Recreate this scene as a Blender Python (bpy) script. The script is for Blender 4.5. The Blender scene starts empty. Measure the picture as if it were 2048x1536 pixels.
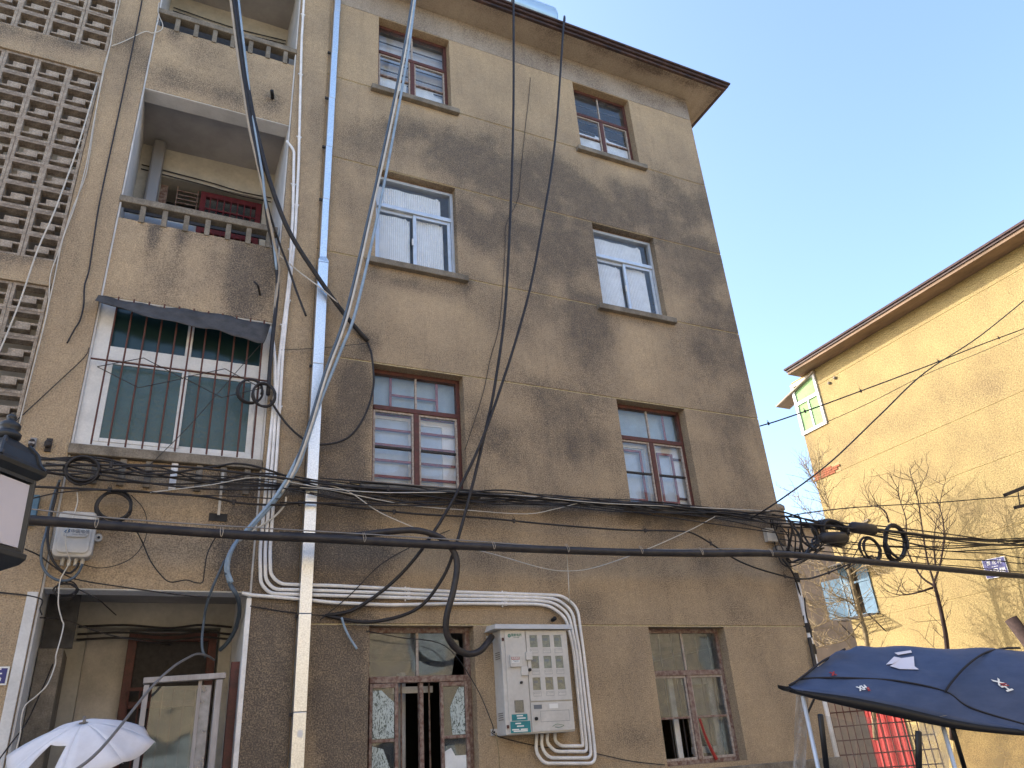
import bpy, bmesh, math, random
from mathutils import Vector, Matrix, noise as mnoise
R = math.radians
random.seed(7)
SC = bpy.context.scene
COL = SC.collection

# ---------------------------------------------------------------- camera
cd = bpy.data.cameras.new('camera'); cam = bpy.data.objects.new('camera', cd); COL.objects.link(cam)
cd.sensor_fit = 'HORIZONTAL'; cd.sensor_width = 36; cd.lens = 26.82; cd.clip_start = .05; cd.clip_end = 2000
cam.matrix_world = Matrix(((.9052, -.1324, -.4040, 0), (-.4200, -.4254, -.8017, -7.561), (-.0658, .8953, -.4406, 1.6), (0, 0, 0, 1)))
SC.camera = cam
# ---------------------------------------------------------------- sky, sun, exposure
SUN = Vector((-1, 1.1, .8)).normalized()
elev = math.asin(SUN.z); azim = math.atan2(SUN.x, SUN.y)
w = bpy.data.worlds.new('World'); SC.world = w; w.use_nodes = True
nt = w.node_tree; nt.nodes.clear()
sky = nt.nodes.new('ShaderNodeTexSky'); sky.sky_type = 'NISHITA'; sky.sun_disc = False
sky.sun_elevation = elev; sky.sun_rotation = azim; sky.air_density = 1.0; sky.dust_density = 2.6; sky.ozone_density = 2.4
bg = nt.nodes.new('ShaderNodeBackground'); bg.inputs[1].default_value = .15
ow = nt.nodes.new('ShaderNodeOutputWorld')
nt.links.new(sky.outputs[0], bg.inputs[0]); nt.links.new(bg.outputs[0], ow.inputs[0])
ld = bpy.data.lights.new('sun', 'SUN'); ld.energy = 2.3; ld.angle = R(.55); ld.color = (1, .92, .80)
sun = bpy.data.objects.new('sun', ld); COL.objects.link(sun)
sun.rotation_euler = SUN.to_track_quat('Z', 'Y').to_euler(); sun.location = SUN * 60
SC.view_settings.view_transform = 'Standard'; SC.view_settings.look = 'None'
SC.view_settings.gamma = 1; SC.view_settings.use_curve_mapping = False
SC.view_settings.exposure = 1.9
SC.render.engine = 'CYCLES'; SC.cycles.max_bounces = 6; SC.cycles.transparent_max_bounces = 16; SC.cycles.diffuse_bounces = 3; SC.cycles.glossy_bounces = 3; SC.cycles.caustics_reflective = False; SC.cycles.caustics_refractive = False

# ---------------------------------------------------------------- helpers
def tag(o, label=None, cat=None, group=None, kind=None):
    if label: o['label'] = label
    if cat: o['category'] = cat
    if group: o['group'] = group
    if kind: o['kind'] = kind
    return o
def link(o, parent=None):
    COL.objects.link(o)
    if parent is not None:
        o.parent = parent
        o.matrix_parent_inverse = PINV.get(parent.name, Matrix.Identity(4))
    return o
PINV = {}
def empty(name, loc, label, cat, group=None):
    o = bpy.data.objects.new(name, None); o.location = loc; o.empty_display_size = .2; COL.objects.link(o)
    PINV[o.name] = Matrix.Translation(-Vector(loc))
    return tag(o, label, cat, group)
class MB:
    def __init__(s): s.v = []; s.f = []
    def add(s, vs, fs):
        n = len(s.v); s.v += [tuple(p) for p in vs]; s.f += [tuple(i + n for i in f) for f in fs]; return s
    def box(s, x0, x1, y0, y1, z0, z1):
        return s.add([(x0,y0,z0),(x1,y0,z0),(x1,y1,z0),(x0,y1,z0),(x0,y0,z1),(x1,y0,z1),(x1,y1,z1),(x0,y1,z1)],
                     [(0,3,2,1),(4,5,6,7),(0,1,5,4),(1,2,6,5),(2,3,7,6),(3,0,4,7)])
    def bar(s, a, b, w, h, up=(0,0,1)):
        a = Vector(a); b = Vector(b); d = (b - a).normalized(); up = Vector(up)
        if abs(d.dot(up)) > .97: up = Vector((0,1,0))
        sx = d.cross(up).normalized() * w / 2; sz = sx.cross(d).normalized() * h / 2
        vs = [p + q for p in (a, b) for q in (-sx - sz, sx - sz, sx + sz, -sx + sz)]
        return s.add(vs, [(0,1,2,3),(7,6,5,4),(0,4,5,1),(1,5,6,2),(2,6,7,3),(3,7,4,0)])
    def tube(s, pts, r, n=6, closed=False, r1=None):
        pts = [Vector(p) for p in pts]; m = len(pts)
        if m < 2: return s
        rings = []; up = None
        for i in range(m):
            if closed: d = pts[(i + 1) % m] - pts[i - 1]
            else: d = pts[min(i + 1, m - 1)] - pts[max(i - 1, 0)]
            if d.length < 1e-7: d = Vector((0,0,1))
            d.normalize()
            if up is None: up = d.orthogonal().normalized()
            up = up - d * up.dot(d)
            if up.length < 1e-5: up = d.orthogonal()
            up.normalize(); sd = d.cross(up)
            rr = r if r1 is None else r + (r1 - r) * i / (m - 1)
            rings.append([pts[i] + (up * math.cos(2*math.pi*k/n) + sd * math.sin(2*math.pi*k/n)) * rr for k in range(n)])
        vs = [p for rg in rings for p in rg]; fs = []
        for i in range(m if closed else m - 1):
            a = i * n; b = ((i + 1) % m) * n
            for k in range(n): fs.append((a + k, a + (k + 1) % n, b + (k + 1) % n, b + k))
        if not closed:
            fs.append(tuple(range(n - 1, -1, -1))); fs.append(tuple((m - 1) * n + k for k in range(n)))
        return s.add(vs, fs)
    def lathe(s, prof, c, n=20, axis='Z', rot=0.):
        vs = []; fs = []; m = len(prof); c = Vector(c)
        for (r, h) in prof:
            for k in range(n):
                a = 2*math.pi*k/n + rot
                p = {'Z': (r*math.cos(a), r*math.sin(a), h), 'X': (h, r*math.cos(a), r*math.sin(a)), 'Y': (r*math.cos(a), h, r*math.sin(a))}[axis]
                vs.append(c + Vector(p))
        for i in range(m - 1):
            for k in range(n): fs.append((i*n + k, i*n + (k+1) % n, (i+1)*n + (k+1) % n, (i+1)*n + k))
        fs.append(tuple(range(n - 1, -1, -1))); fs.append(tuple((m-1)*n + k for k in range(n)))
        return s.add(vs, fs)
    def poly(s, pts, d):                       # flat outline pts pushed along vector d (a prism)
        n = len(pts); d = Vector(d); pts = [Vector(p) for p in pts]
        return s.add(pts + [p + d for p in pts], [tuple(range(n)), tuple(range(2*n - 1, n - 1, -1))] + [(i, i + n, (i + 1) % n + n, (i + 1) % n) for i in range(n)])
    def mesh(s, name, smooth=False):
        me = bpy.data.meshes.new(name); me.from_pydata(s.v, [], s.f); me.update()
        bm = bmesh.new(); bm.from_mesh(me); bmesh.ops.recalc_face_normals(bm, faces=bm.faces); bm.to_mesh(me); bm.free()
        if smooth:
            for p in me.polygons: p.use_smooth = True
        return me
    def build(s, name, mat, parent=None, smooth=False, bevel=0):
        me = s.mesh(name, smooth); me.materials.append(mat)
        o = bpy.data.objects.new(name, me); link(o, parent)
        if bevel:
            b = o.modifiers.new('bevel', 'BEVEL'); b.width = bevel; b.segments = 2; b.limit_method = 'ANGLE'
        return o
def catmull(pts, sub=6):
    P = [Vector(p) for p in pts]
    if len(P) < 3: return P
    P = [P[0]*2 - P[1]] + P + [P[-1]*2 - P[-2]]; out = []
    for i in range(1, len(P) - 2):
        for k in range(sub):
            t = k / sub; a, b, c, d = P[i-1], P[i], P[i+1], P[i+2]
            out.append(.5 * ((2*b) + (c - a)*t + (2*a - 5*b + 4*c - d)*t*t + (3*b - a - 3*c + d)*t*t*t))
    out.append(P[-2]); return out
def text(body, size, mat, parent, mtx, name='lettering', extrude=.0006, align='CENTER', shear=0, bold=0.):
    c = bpy.data.curves.new('lettering', 'FONT'); c.body = body; c.size = size; c.extrude = extrude
    c.align_x = align; c.align_y = 'CENTER'; c.shear = shear; c.offset = bold; c.resolution_u = 3
    t = bpy.data.objects.new('lettering_curve', c); COL.objects.link(t)
    me = bpy.data.meshes.new_from_object(t.evaluated_get(bpy.context.evaluated_depsgraph_get()))
    bpy.data.objects.remove(t); bpy.data.curves.remove(c)
    me.transform(mtx); me.materials.clear(); me.materials.append(mat); me.name = name
    o = bpy.data.objects.new(name, me); return link(o, parent)
def facing_y(x, y, z, s=1):                    # text plane that faces -Y
    return Matrix.Translation((x, y, z)) @ Matrix.Rotation(R(90), 4, 'X')

# ---------------------------------------------------------------- materials
def mat(name, col, rough=.7, metal=0., spec=.3, var=0., vscale=4., col2=None, bump=0., bscale=40., fine=0., fscale=60., stretch=(1,1,1), coat=0.):
    m = bpy.data.materials.new(name); m.use_nodes = True; t = m.node_tree; N = t.nodes; L = t.links
    b = N['Principled BSDF']; b.inputs['Roughness'].default_value = rough; b.inputs['Metallic'].default_value = metal
    b.inputs['Specular IOR Level'].default_value = spec; b.inputs['Base Color'].default_value = (*col, 1)
    b.inputs['Coat Weight'].default_value = coat
    if var or bump or fine:
        tc = N.new('ShaderNodeTexCoord'); mp = N.new('ShaderNodeMapping'); mp.inputs['Scale'].default_value = stretch
        L.new(tc.outputs['Object'], mp.inputs[0])
    cur = None
    if var:
        n = N.new('ShaderNodeTexNoise'); n.inputs['Scale'].default_value = vscale; n.inputs['Detail'].default_value = 6; n.inputs['Roughness'].default_value = .65
        L.new(mp.outputs[0], n.inputs['Vector'])
        r = N.new('ShaderNodeMapRange'); r.inputs[1].default_value = .38; r.inputs[2].default_value = .66
        L.new(n.outputs[0], r.inputs[0])
        x = N.new('ShaderNodeMix'); x.data_type = 'RGBA'
        c2 = col2 or tuple(c * (1 - var) for c in col)
        x.inputs[6].default_value = (*col, 1); x.inputs[7].default_value = (*c2, 1)
        L.new(r.outputs[0], x.inputs[0]); cur = x.outputs[2]
    if fine:
        n2 = N.new('ShaderNodeTexNoise'); n2.inputs['Scale'].default_value = fscale; n2.inputs['Detail'].default_value = 3
        L.new(tc.outputs['Object'], n2.inputs['Vector'])
        r2 = N.new('ShaderNodeMapRange'); r2.inputs[1].default_value = .3; r2.inputs[2].default_value = .7; r2.inputs[3].default_value = 1 - fine; r2.inputs[4].default_value = 1 + fine
        L.new(n2.outputs[0], r2.inputs[0])
        x2 = N.new('ShaderNodeVectorMath'); x2.operation = 'SCALE'
        if cur: L.new(cur, x2.inputs[0])
        else: x2.inputs[0].default_value = col
        L.new(r2.outputs[0], x2.inputs['Scale']); cur = x2.outputs[0]
    if cur: L.new(cur, b.inputs['Base Color'])
    if bump:
        n3 = N.new('ShaderNodeTexNoise'); n3.inputs['Scale'].default_value = bscale; n3.inputs['Detail'].default_value = 4
        L.new(mp.outputs[0], n3.inputs['Vector'])
        bp = N.new('ShaderNodeBump'); bp.inputs['Strength'].default_value = bump; bp.inputs['Distance'].default_value = .01
        L.new(n3.outputs[0], bp.inputs['Height']); L.new(bp.outputs[0], b.inputs['Normal'])
    return m
def plaster_mat(name, light, dark, stain, grain=.30, gscale=78., fleck=None):
    m = bpy.data.materials.new(name); m.use_nodes = True; t = m.node_tree; N = t.nodes; L = t.links
    b = N['Principled BSDF']; b.inputs['Roughness'].default_value = .92; b.inputs['Specular IOR Level'].default_value = .15
    tc = N.new('ShaderNodeTexCoord')
    def nz(scale, det, rough=.6, st=None):
        n = N.new('ShaderNodeTexNoise'); n.inputs['Scale'].default_value = scale; n.inputs['Detail'].default_value = det; n.inputs['Roughness'].default_value = rough
        if st:
            mp = N.new('ShaderNodeMapping'); mp.inputs['Scale'].default_value = st; L.new(tc.outputs['Object'], mp.inputs[0]); L.new(mp.outputs[0], n.inputs['Vector'])
        else: L.new(tc.outputs['Object'], n.inputs['Vector'])
        return n.outputs[0]
    def mr(s, a, bb, c=0., d=1.):
        r = N.new('ShaderNodeMapRange'); L.new(s, r.inputs[0]); r.inputs[1].default_value = a; r.inputs[2].default_value = bb; r.inputs[3].default_value = c; r.inputs[4].default_value = d
        return r.outputs[0]
    def ma(op, a, bb):
        q = N.new('ShaderNodeMath'); q.operation = op
        for i, z in enumerate((a, bb)):
            if isinstance(z, (int, float)): q.inputs[i].default_value = z
            else: L.new(z, q.inputs[i])
        return q.outputs[0]
    def mix(f, a, bb):
        x = N.new('ShaderNodeMix'); x.data_type = 'RGBA'; L.new(f, x.inputs[0])
        for i, z in ((6, a), (7, bb)):
            if isinstance(z, tuple): x.inputs[i].default_value = (*z, 1)
            else: L.new(z, x.inputs[i])
        return x.outputs[2]
    at = N.new('ShaderNodeAttribute'); at.attribute_name = 'stain'
    big = nz(1.3, 5); mid = nz(6, 7, .75); mot = nz(17, 4, .7); gr = nz(gscale, 2, .6); st = nz(3.5, 5, .65, (2.6, 1, .28))
    base = mix(mr(big, .35, .68), light, dark)
    f = ma('MULTIPLY', at.outputs['Fac'], mr(mid, .3, .7, .62, 1.12))
    f = ma('ADD', f, mr(st, .5, .8, 0, .24))
    f = ma('MULTIPLY', f, mr(gr, .34, .62, 1.3, .6))
    f = ma('MINIMUM', ma('MAXIMUM', f, 0.), .92)
    c = mix(f, base, stain)
    c = mix(ma('MINIMUM', ma('MAXIMUM', ma('MULTIPLY', at.outputs['Fac'], -1.), 0.), 1.), c, tuple(min(.6, q * 1.45 + .06) for q in light))
    x2 = N.new('ShaderNodeVectorMath'); x2.operation = 'SCALE'; L.new(c, x2.inputs[0]); L.new(mr(ma('ADD', ma('MULTIPLY', gr, .72), ma('MULTIPLY', mot, .28)), .34, .64, 1 - grain, 1 + grain), x2.inputs['Scale'])
    L.new(x2.outputs[0], b.inputs['Base Color'])
    bp = N.new('ShaderNodeBump'); bp.inputs['Strength'].default_value = .8; bp.inputs['Distance'].default_value = .015
    L.new(ma('ADD', gr, ma('MULTIPLY', mid, .4)), bp.inputs['Height']); L.new(bp.outputs[0], b.inputs['Normal'])
    return m
def glass_mat(name, tint=(.9,.95,1), refl=.18, rough=.02, dirt=0., dirtcol=(.5,.5,.48), wave=0.):
    m = bpy.data.materials.new(name); m.use_nodes = True; t = m.node_tree; N = t.nodes; L = t.links; N.clear()
    o = N.new('ShaderNodeOutputMaterial'); tr = N.new('ShaderNodeBsdfTransparent'); tr.inputs[0].default_value = (*tint, 1)
    gl = N.new('ShaderNodeBsdfGlossy'); gl.inputs['Roughness'].default_value = rough
    fr = N.new('ShaderNodeLayerWeight'); fr.inputs[0].default_value = .5
    pw = N.new('ShaderNodeMath'); pw.operation = 'POWER'; L.new(fr.outputs['Facing'], pw.inputs[0]); pw.inputs[1].default_value = 3.5
    am = N.new('ShaderNodeMapRange'); L.new(pw.outputs[0], am.inputs[0]); am.inputs[3].default_value = refl * .3; am.inputs[4].default_value = .75
    mx = N.new('ShaderNodeMixShader'); L.new(am.outputs[0], mx.inputs[0]); L.new(tr.outputs[0], mx.inputs[1]); L.new(gl.outputs[0], mx.inputs[2])
    tc = N.new('ShaderNodeTexCoord')
    if wave:
        n = N.new('ShaderNodeTexNoise'); n.inputs['Scale'].default_value = 2.2; n.inputs['Detail'].default_value = 1; L.new(tc.outputs['Object'], n.inputs['Vector'])
        bp = N.new('ShaderNodeBump'); bp.inputs['Strength'].default_value = wave; bp.inputs['Distance'].default_value = .05; L.new(n.outputs[0], bp.inputs['Height'])
        L.new(bp.outputs[0], gl.inputs['Normal'])
    if dirt:
        df = N.new('ShaderNodeBsdfDiffuse'); df.inputs[0].default_value = (*dirtcol, 1)
        n = N.new('ShaderNodeTexNoise'); n.inputs['Scale'].default_value = 9; n.inputs['Detail'].default_value = 6; L.new(tc.outputs['Object'], n.inputs['Vector'])
        r = N.new('ShaderNodeMapRange'); r.inputs[1].default_value = .35; r.inputs[2].default_value = .8; r.inputs[3].default_value = dirt * .5; r.inputs[4].default_value = min(1, dirt * 2)
        L.new(n.outputs[0], r.inputs[0])
        m2 = N.new('ShaderNodeMixShader'); L.new(r.outputs[0], m2.inputs[0]); L.new(mx.outputs[0], m2.inputs[1]); L.new(df.outputs[0], m2.inputs[2]); mx = m2
    L.new(mx.outputs[0], o.inputs[0]); return m
M = {}
M['plaster'] = plaster_mat('tan_stucco', (.475,.352,.226), (.40,.30,.202), (.122,.099,.082))
M['yellow'] = plaster_mat('yellow_stucco', (.335,.258,.115), (.295,.22,.10), (.185,.132,.072), grain=.26, gscale=30)
M['cream'] = mat('cream_wash', (.50,.455,.385), .85, var=.25, vscale=2.5, fine=.05, fscale=30)
M['cream_dim'] = mat('aged_cream_wall', (.60,.54,.47), .85, var=.35, vscale=2.2, fine=.06)
M['whitewash'] = mat('whitewash', (.70,.68,.67), .85, var=.2, vscale=3, fine=.05)
M['ceiling'] = mat('dusty_ceiling', (.42,.39,.375), .9, var=.25, vscale=2)
M['soffit'] = plaster_mat('soffit_plaster', (.44,.37,.30), (.38,.315,.255), (.13,.10,.085), grain=.1, gscale=50)
M['concrete'] = mat('weathered_concrete', (.25,.21,.165), .92, var=.45, vscale=6, bump=.5, bscale=50, fine=.22, fscale=80)
M['breeze'] = mat('breeze_block_concrete', (.40,.33,.265), .95, var=.5, vscale=9, col2=(.19,.15,.12), bump=.7, bscale=45, fine=.3, fscale=70)
M['gutter'] = mat('dark_gutter', (.035,.026,.030), .6, var=.5, vscale=5, col2=(.10,.055,.045))
M['roof'] = mat('roof_tile_brown', (.075,.046,.044), .85, var=.4, vscale=6, bump=.5, bscale=12)
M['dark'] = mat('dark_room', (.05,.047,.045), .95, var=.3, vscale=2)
M['brown'] = mat('brown_paint', (.125,.043,.036), .55, var=.5, vscale=16, col2=(.075,.035,.028), fine=.15, fscale=120)
M['oldwood'] = mat('peeling_brown_paint', (.15,.075,.06), .75, var=.8, vscale=24, col2=(.34,.27,.23), bump=.4, bscale=70)
M['putty'] = mat('old_putty', (.48,.42,.37), .85, var=.4, vscale=30, col2=(.28,.21,.18))
M['pvc'] = mat('white_pvc_frame', (.74,.72,.70), .45, var=.15, vscale=6, fine=.05)
M['alu'] = mat('aluminium_frame', (.58,.62,.68), .38, .35, var=.15, vscale=8)
M['glass'] = glass_mat('window_glass', (.96,.97,.98), .10, .015, dirt=.035, dirtcol=(.5,.5,.5), wave=.12)
M['dusty'] = glass_mat('dusty_glass', (.86,.89,.91), .25, .03, dirt=.17, dirtcol=(.19,.20,.205), wave=.15)
M['frost_blue'] = mat('frosted_blue_glass', (.52,.59,.68), .28, spec=.6, var=.14, vscale=2.5, bump=.25, bscale=26)
M['blind'] = mat('grey_blind', (.60,.60,.64), .8, var=.2, vscale=3, stretch=(.4,1,6))
M['whiteframe'] = mat('new_white_pvc', (.84,.83,.83), .4, var=.08, vscale=6)
M['screen'] = glass_mat('grimy_dark_glass', (.62,.68,.72), .35, .04, dirt=.16, dirtcol=(.10,.12,.13), wave=.2)
M['frost_grey'] = mat('frosted_grey_glass', (.36,.43,.46), .3, spec=.6, var=.15, vscale=2.5, bump=.2, bscale=26)
M['frost_green'] = mat('pressed_green_glass', (.052,.094,.088), .22, spec=.6, var=.2, vscale=3, bump=.6, bscale=28)
M['dark_green'] = mat('dark_green_glass', (.015,.035,.033), .2, spec=.5, var=.3, vscale=3)
M['curtain'] = mat('white_curtain', (.90,.90,.91), .9, var=.08, vscale=6)
M['paper'] = mat('white_paper', (.80,.81,.83), .9, var=.2, vscale=5, bump=.5, bscale=9)
M['galv'] = mat('galvanised_sheet', (.84,.84,.84), .38, 1., var=.25, vscale=70, bump=.3, bscale=90)
M['pipe'] = mat('white_conduit', (.86,.83,.82), .5, var=.18, vscale=7, fine=.06)
M['boxpaint'] = mat('meter_box_paint', (.58,.55,.52), .5, var=.14, vscale=4, fine=.05, fscale=30)
M['boxshade'] = mat('meter_box_seam', (.20,.18,.17), .8)
M['plastic'] = mat('grey_white_plastic', (.55,.52,.49), .5, var=.2, vscale=5)
M['black'] = mat('black_cable', (.018,.016,.018), .5, var=.5, vscale=12, col2=(.035,.03,.03))
M['bigcable'] = mat('thick_black_sheath', (.026,.023,.026), .45, var=.5, vscale=8, col2=(.05,.043,.042))
M['blue'] = mat('blue_cable', (.30,.39,.50), .5, var=.25, vscale=9)
M['slate'] = mat('slate_cable', (.10,.13,.17), .5, var=.25, vscale=9)
M['wire'] = mat('white_wire', (.60,.55,.49), .6, var=.2, vscale=9)
M['beige'] = mat('beige_cable', (.40,.33,.26), .6, var=.2, vscale=9)
M['steel'] = mat('steel_strand', (.28,.26,.25), .5, .5)
M['rust'] = mat('rusty_red_bar', (.115,.042,.033), .75, var=.6, vscale=30, col2=(.10,.05,.04), bump=.4, bscale=90)
M['redpaint'] = mat('dark_red_paint', (.13,.016,.02), .6, var=.4, vscale=12)
M['redbar'] = mat('faded_red_bar', (.30,.10,.10), .7, var=.3, vscale=12)
M['iron'] = mat('dark_iron', (.05,.042,.04), .7, var=.4, vscale=20)
M['tarp'] = mat('grey_tarp', (.085,.080,.080), .85, var=.4, vscale=8, bump=.6, bscale=30)
M['lantern'] = mat('lantern_black', (.022,.026,.034), .42, var=.3, vscale=12, spec=.5)
M['acrylic'] = mat('milky_acrylic', (.66,.61,.66), .35, spec=.4, var=.06, vscale=2)
M['navy'] = mat('navy_canvas', (.040,.060,.122), .6, var=.35, vscale=6, col2=(.056,.078,.15), bump=.25, bscale=8, stretch=(1,1,3))
M['seam'] = mat('black_tape', (.018,.018,.026), .7)
M['blackplastic'] = mat('black_plastic', (.012,.012,.015), .45)
M['clear'] = glass_mat('clear_vinyl', (.90,.90,.90), .12, .1, dirt=.16, dirtcol=(.42,.40,.38), wave=.5)
M['hazy'] = glass_mat('hazy_vinyl', (.80,.80,.82), .15, .12, dirt=.38, dirtcol=(.55,.53,.53), wave=.6)
M['smoke'] = glass_mat('scratched_vinyl', (.75,.70,.66), .15, .15, dirt=.36, dirtcol=(.30,.25,.23), wave=.4)
M['bark_dark'] = mat('dark_bark', (.050,.030,.026), .9, var=.4, vscale=14)
M['bark_pale'] = mat('pale_bark', (.30,.23,.13), .9, var=.4, vscale=14)
M['signblue'] = mat('blue_enamel', (.022,.026,.17), .4, spec=.5, var=.1, vscale=6)
M['white'] = mat('white_paint', (.75,.74,.72), .6)
M['umbrella'] = mat('white_umbrella_cloth', (.80,.76,.78), .9, var=.12, vscale=6, bump=.3, bscale=14)
M['doorwood'] = mat('whitewashed_wood', (.45,.41,.40), .85, var=.5, vscale=10, col2=(.30,.26,.24), stretch=(1,1,.2), bump=.3, bscale=60)
M['brick'] = mat('red_brick', (.30,.10,.05), .9, var=.3, vscale=9)
M['mortar'] = mat('brick_mortar', (.36,.24,.12), .95)
M['eave_wood'] = mat('brown_eave_boards', (.26,.175,.115), .85, var=.4, vscale=3, stretch=(1,.3,1))
M['ground'] = mat('street_concrete', (.26,.245,.22), .9, var=.3, vscale=.8, bump=.4, bscale=12, fine=.1)
M['pave'] = mat('pavement_concrete', (.30,.285,.26), .9, var=.3, vscale=1.4, bump=.4, bscale=14)
M['green_sun'] = mat('pale_green_film_glass', (.27,.42,.19), .85, spec=.05, var=.2, vscale=2)
M['blueboard'] = mat('blue_painted_board', (.10,.19,.28), .6, var=.35, vscale=5)
M['grey_wall'] = mat('grey_rendered_wall', (.34,.28,.22), .9, var=.25, vscale=1.5, fine=.08)
M['opposite'] = mat('sunlit_cream_render', (.47,.40,.28), .9, var=.15, vscale=1)
M['red'] = mat('bright_red', (.36,.035,.03), .7, var=.25, vscale=8)
M['teal'] = mat('teal_sticker', (.03,.22,.25), .5, var=.2, vscale=20)
M['logo_green'] = mat('logo_green', (.02,.16,.11), .5)
M['logo_blue'] = mat('logo_blue', (.03,.10,.20), .5)
M['ink'] = mat('grey_ink', (.16,.17,.19), .6)
M['plate'] = mat('meter_face', (.30,.29,.20), .5, var=.4, vscale=30, col2=(.16,.15,.12))
M['tank'] = mat('solar_tank', (.42,.56,.68), .3, .3)
def film_mat():
    m = bpy.data.materials.new('floral_film'); m.use_nodes = True; t = m.node_tree; N = t.nodes; L = t.links
    b = N['Principled BSDF']; b.inputs['Roughness'].default_value = .5
    tc = N.new('ShaderNodeTexCoord'); mp = N.new('ShaderNodeMapping'); mp.inputs['Scale'].default_value = (1, 1, .55); mp.inputs['Rotation'].default_value = (0, .4, 0)
    n = N.new('ShaderNodeTexNoise'); n.inputs['Scale'].default_value = 34; n.inputs['Detail'].default_value = 3; n.inputs['Distortion'].default_value = 2.5
    L.new(tc.outputs['Object'], mp.inputs[0]); L.new(mp.outputs[0], n.inputs['Vector'])
    r = N.new('ShaderNodeValToRGB'); e = r.color_ramp.elements
    e[0].position = .38; e[0].color = (.07,.09,.08,1); e[1].position = .52; e[1].color = (.46,.53,.54,1)
    L.new(n.outputs[0], r.inputs[0]); L.new(r.outputs[0], b.inputs['Base Color']); return m
M['film'] = film_mat()

# a gridded wall face with openings, real grooves and a stain attribute.  mapf(u, v, depth_inwards) -> point
def wall_sheet(name, m, parent, u0, u1, v0, v1, mapf, holes=(), grooves=(), stains=(), step=.08, reveal=.24, skirt=.12, base=0., wob=.003, seed=0.):
    def lines(a, b, marks):
        n = max(1, round((b - a) / step)); xs = [a + (b - a) * i / n for i in range(n + 1)]
        marks = [q for q in marks if a + 1e-4 < q < b - 1e-4]
        xs = [x for x in xs if x in (a, b) or all(abs(x - q) > step * .35 for q in marks)]
        return sorted(set([round(x, 5) for x in xs + marks]))
    us = lines(u0, u1, [q for h in holes for q in h[:2]])
    gm = {}
    for g in grooves:
        for dz, dd in ((-.011, 0), (-.005, .013), (.004, .013), (.010, 0)): gm[round(g + dz, 5)] = dd
    vs_ = lines(v0, v1, [q for h in holes for q in h[2:4]] + list(gm))
    V = []; A = []; idx = {}
    def hole(u, v): return any(h[0] < u < h[1] and h[2] < v < h[3] for h in holes)
    def st(u, v):
        s = base
        for (cu, cv, ru, rv, k) in stains:
            e = ((u - cu) / ru) ** 2 + ((v - cv) / rv) ** 2
            if e < 9: s += k * math.exp(-e)
        nz = mnoise.fractal(Vector((u * 1.7 + seed, v * 1.7, seed * 3)), 1, 2, 5)
        return max(0, min(1.15, s * (1 + .62 * nz) + .10 * nz))
    for i, u in enumerate(us):
        for j, v in enumerate(vs_):
            d = gm.get(v, 0) + wob * mnoise.noise(Vector((u * 1.1 + seed, v * 1.1, 3)))
            idx[i, j] = len(V); V.append(mapf(u, v, d)); A.append(st(u, v) if not gm.get(v, 0) else -.55)
    F = []; keep = {}
    for i in range(len(us) - 1):
        for j in range(len(vs_) - 1):
            if not hole((us[i] + us[i+1]) / 2, (vs_[j] + vs_[j+1]) / 2):
                keep[i, j] = 1; F.append((idx[i, j], idx[i+1, j], idx[i+1, j+1], idx[i, j+1]))
    back = {}
    def bk(i, j, dep):
        k = (i, j, dep)
        if k not in back:
            back[k] = len(V); V.append(mapf(us[i], vs_[j], dep)); A.append(A[idx[i, j]] * .6 + .12)
        return back[k]
    for (i, j) in keep:
        for (di, dj, a, b) in ((-1, 0, (0, 1), (0, 0)), (1, 0, (1, 0), (1, 1)), (0, -1, (0, 0), (1, 0)), (0, 1, (1, 1), (0, 1))):
            if (i + di, j + dj) in keep: continue
            inside = 0 <= i + di < len(us) - 1 and 0 <= j + dj < len(vs_) - 1
            dep = reveal if inside else skirt
            if not dep: continue
            p = (i + a[0], j + a[1]); q = (i + b[0], j + b[1])
            F.append((idx[p], idx[q], bk(*q, dep), bk(*p, dep)))
    me = bpy.data.meshes.new(name); me.from_pydata(V, [], F); me.update()
    bm = bmesh.new(); bm.from_mesh(me); bmesh.ops.recalc_face_normals(bm, faces=bm.faces); bm.to_mesh(me); bm.free()
    at = me.attributes.new('stain', 'FLOAT', 'POINT'); at.data.foreach_set('value', A)
    me.materials.append(m); o = bpy.data.objects.new(name, me); return link(o, parent)
def front(y0): return lambda u, v, d: (u, y0 + d, v)
def faceX(x0): return lambda u, v, d: (x0 + d, u, v)

# ================================================================ setting
g = MB(); g.add([(-400,-400,0),(400,-400,0),(400,400,0),(-400,400,0)], [(0,1,2,3)])
tag(g.build('ground', M['ground']), kind='structure')
p = MB(); p.box(-12, 8.6, -2.1, 9.6, 0.004, .13)
tag(p.build('pavement', M['pave']), kind='structure')

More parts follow.
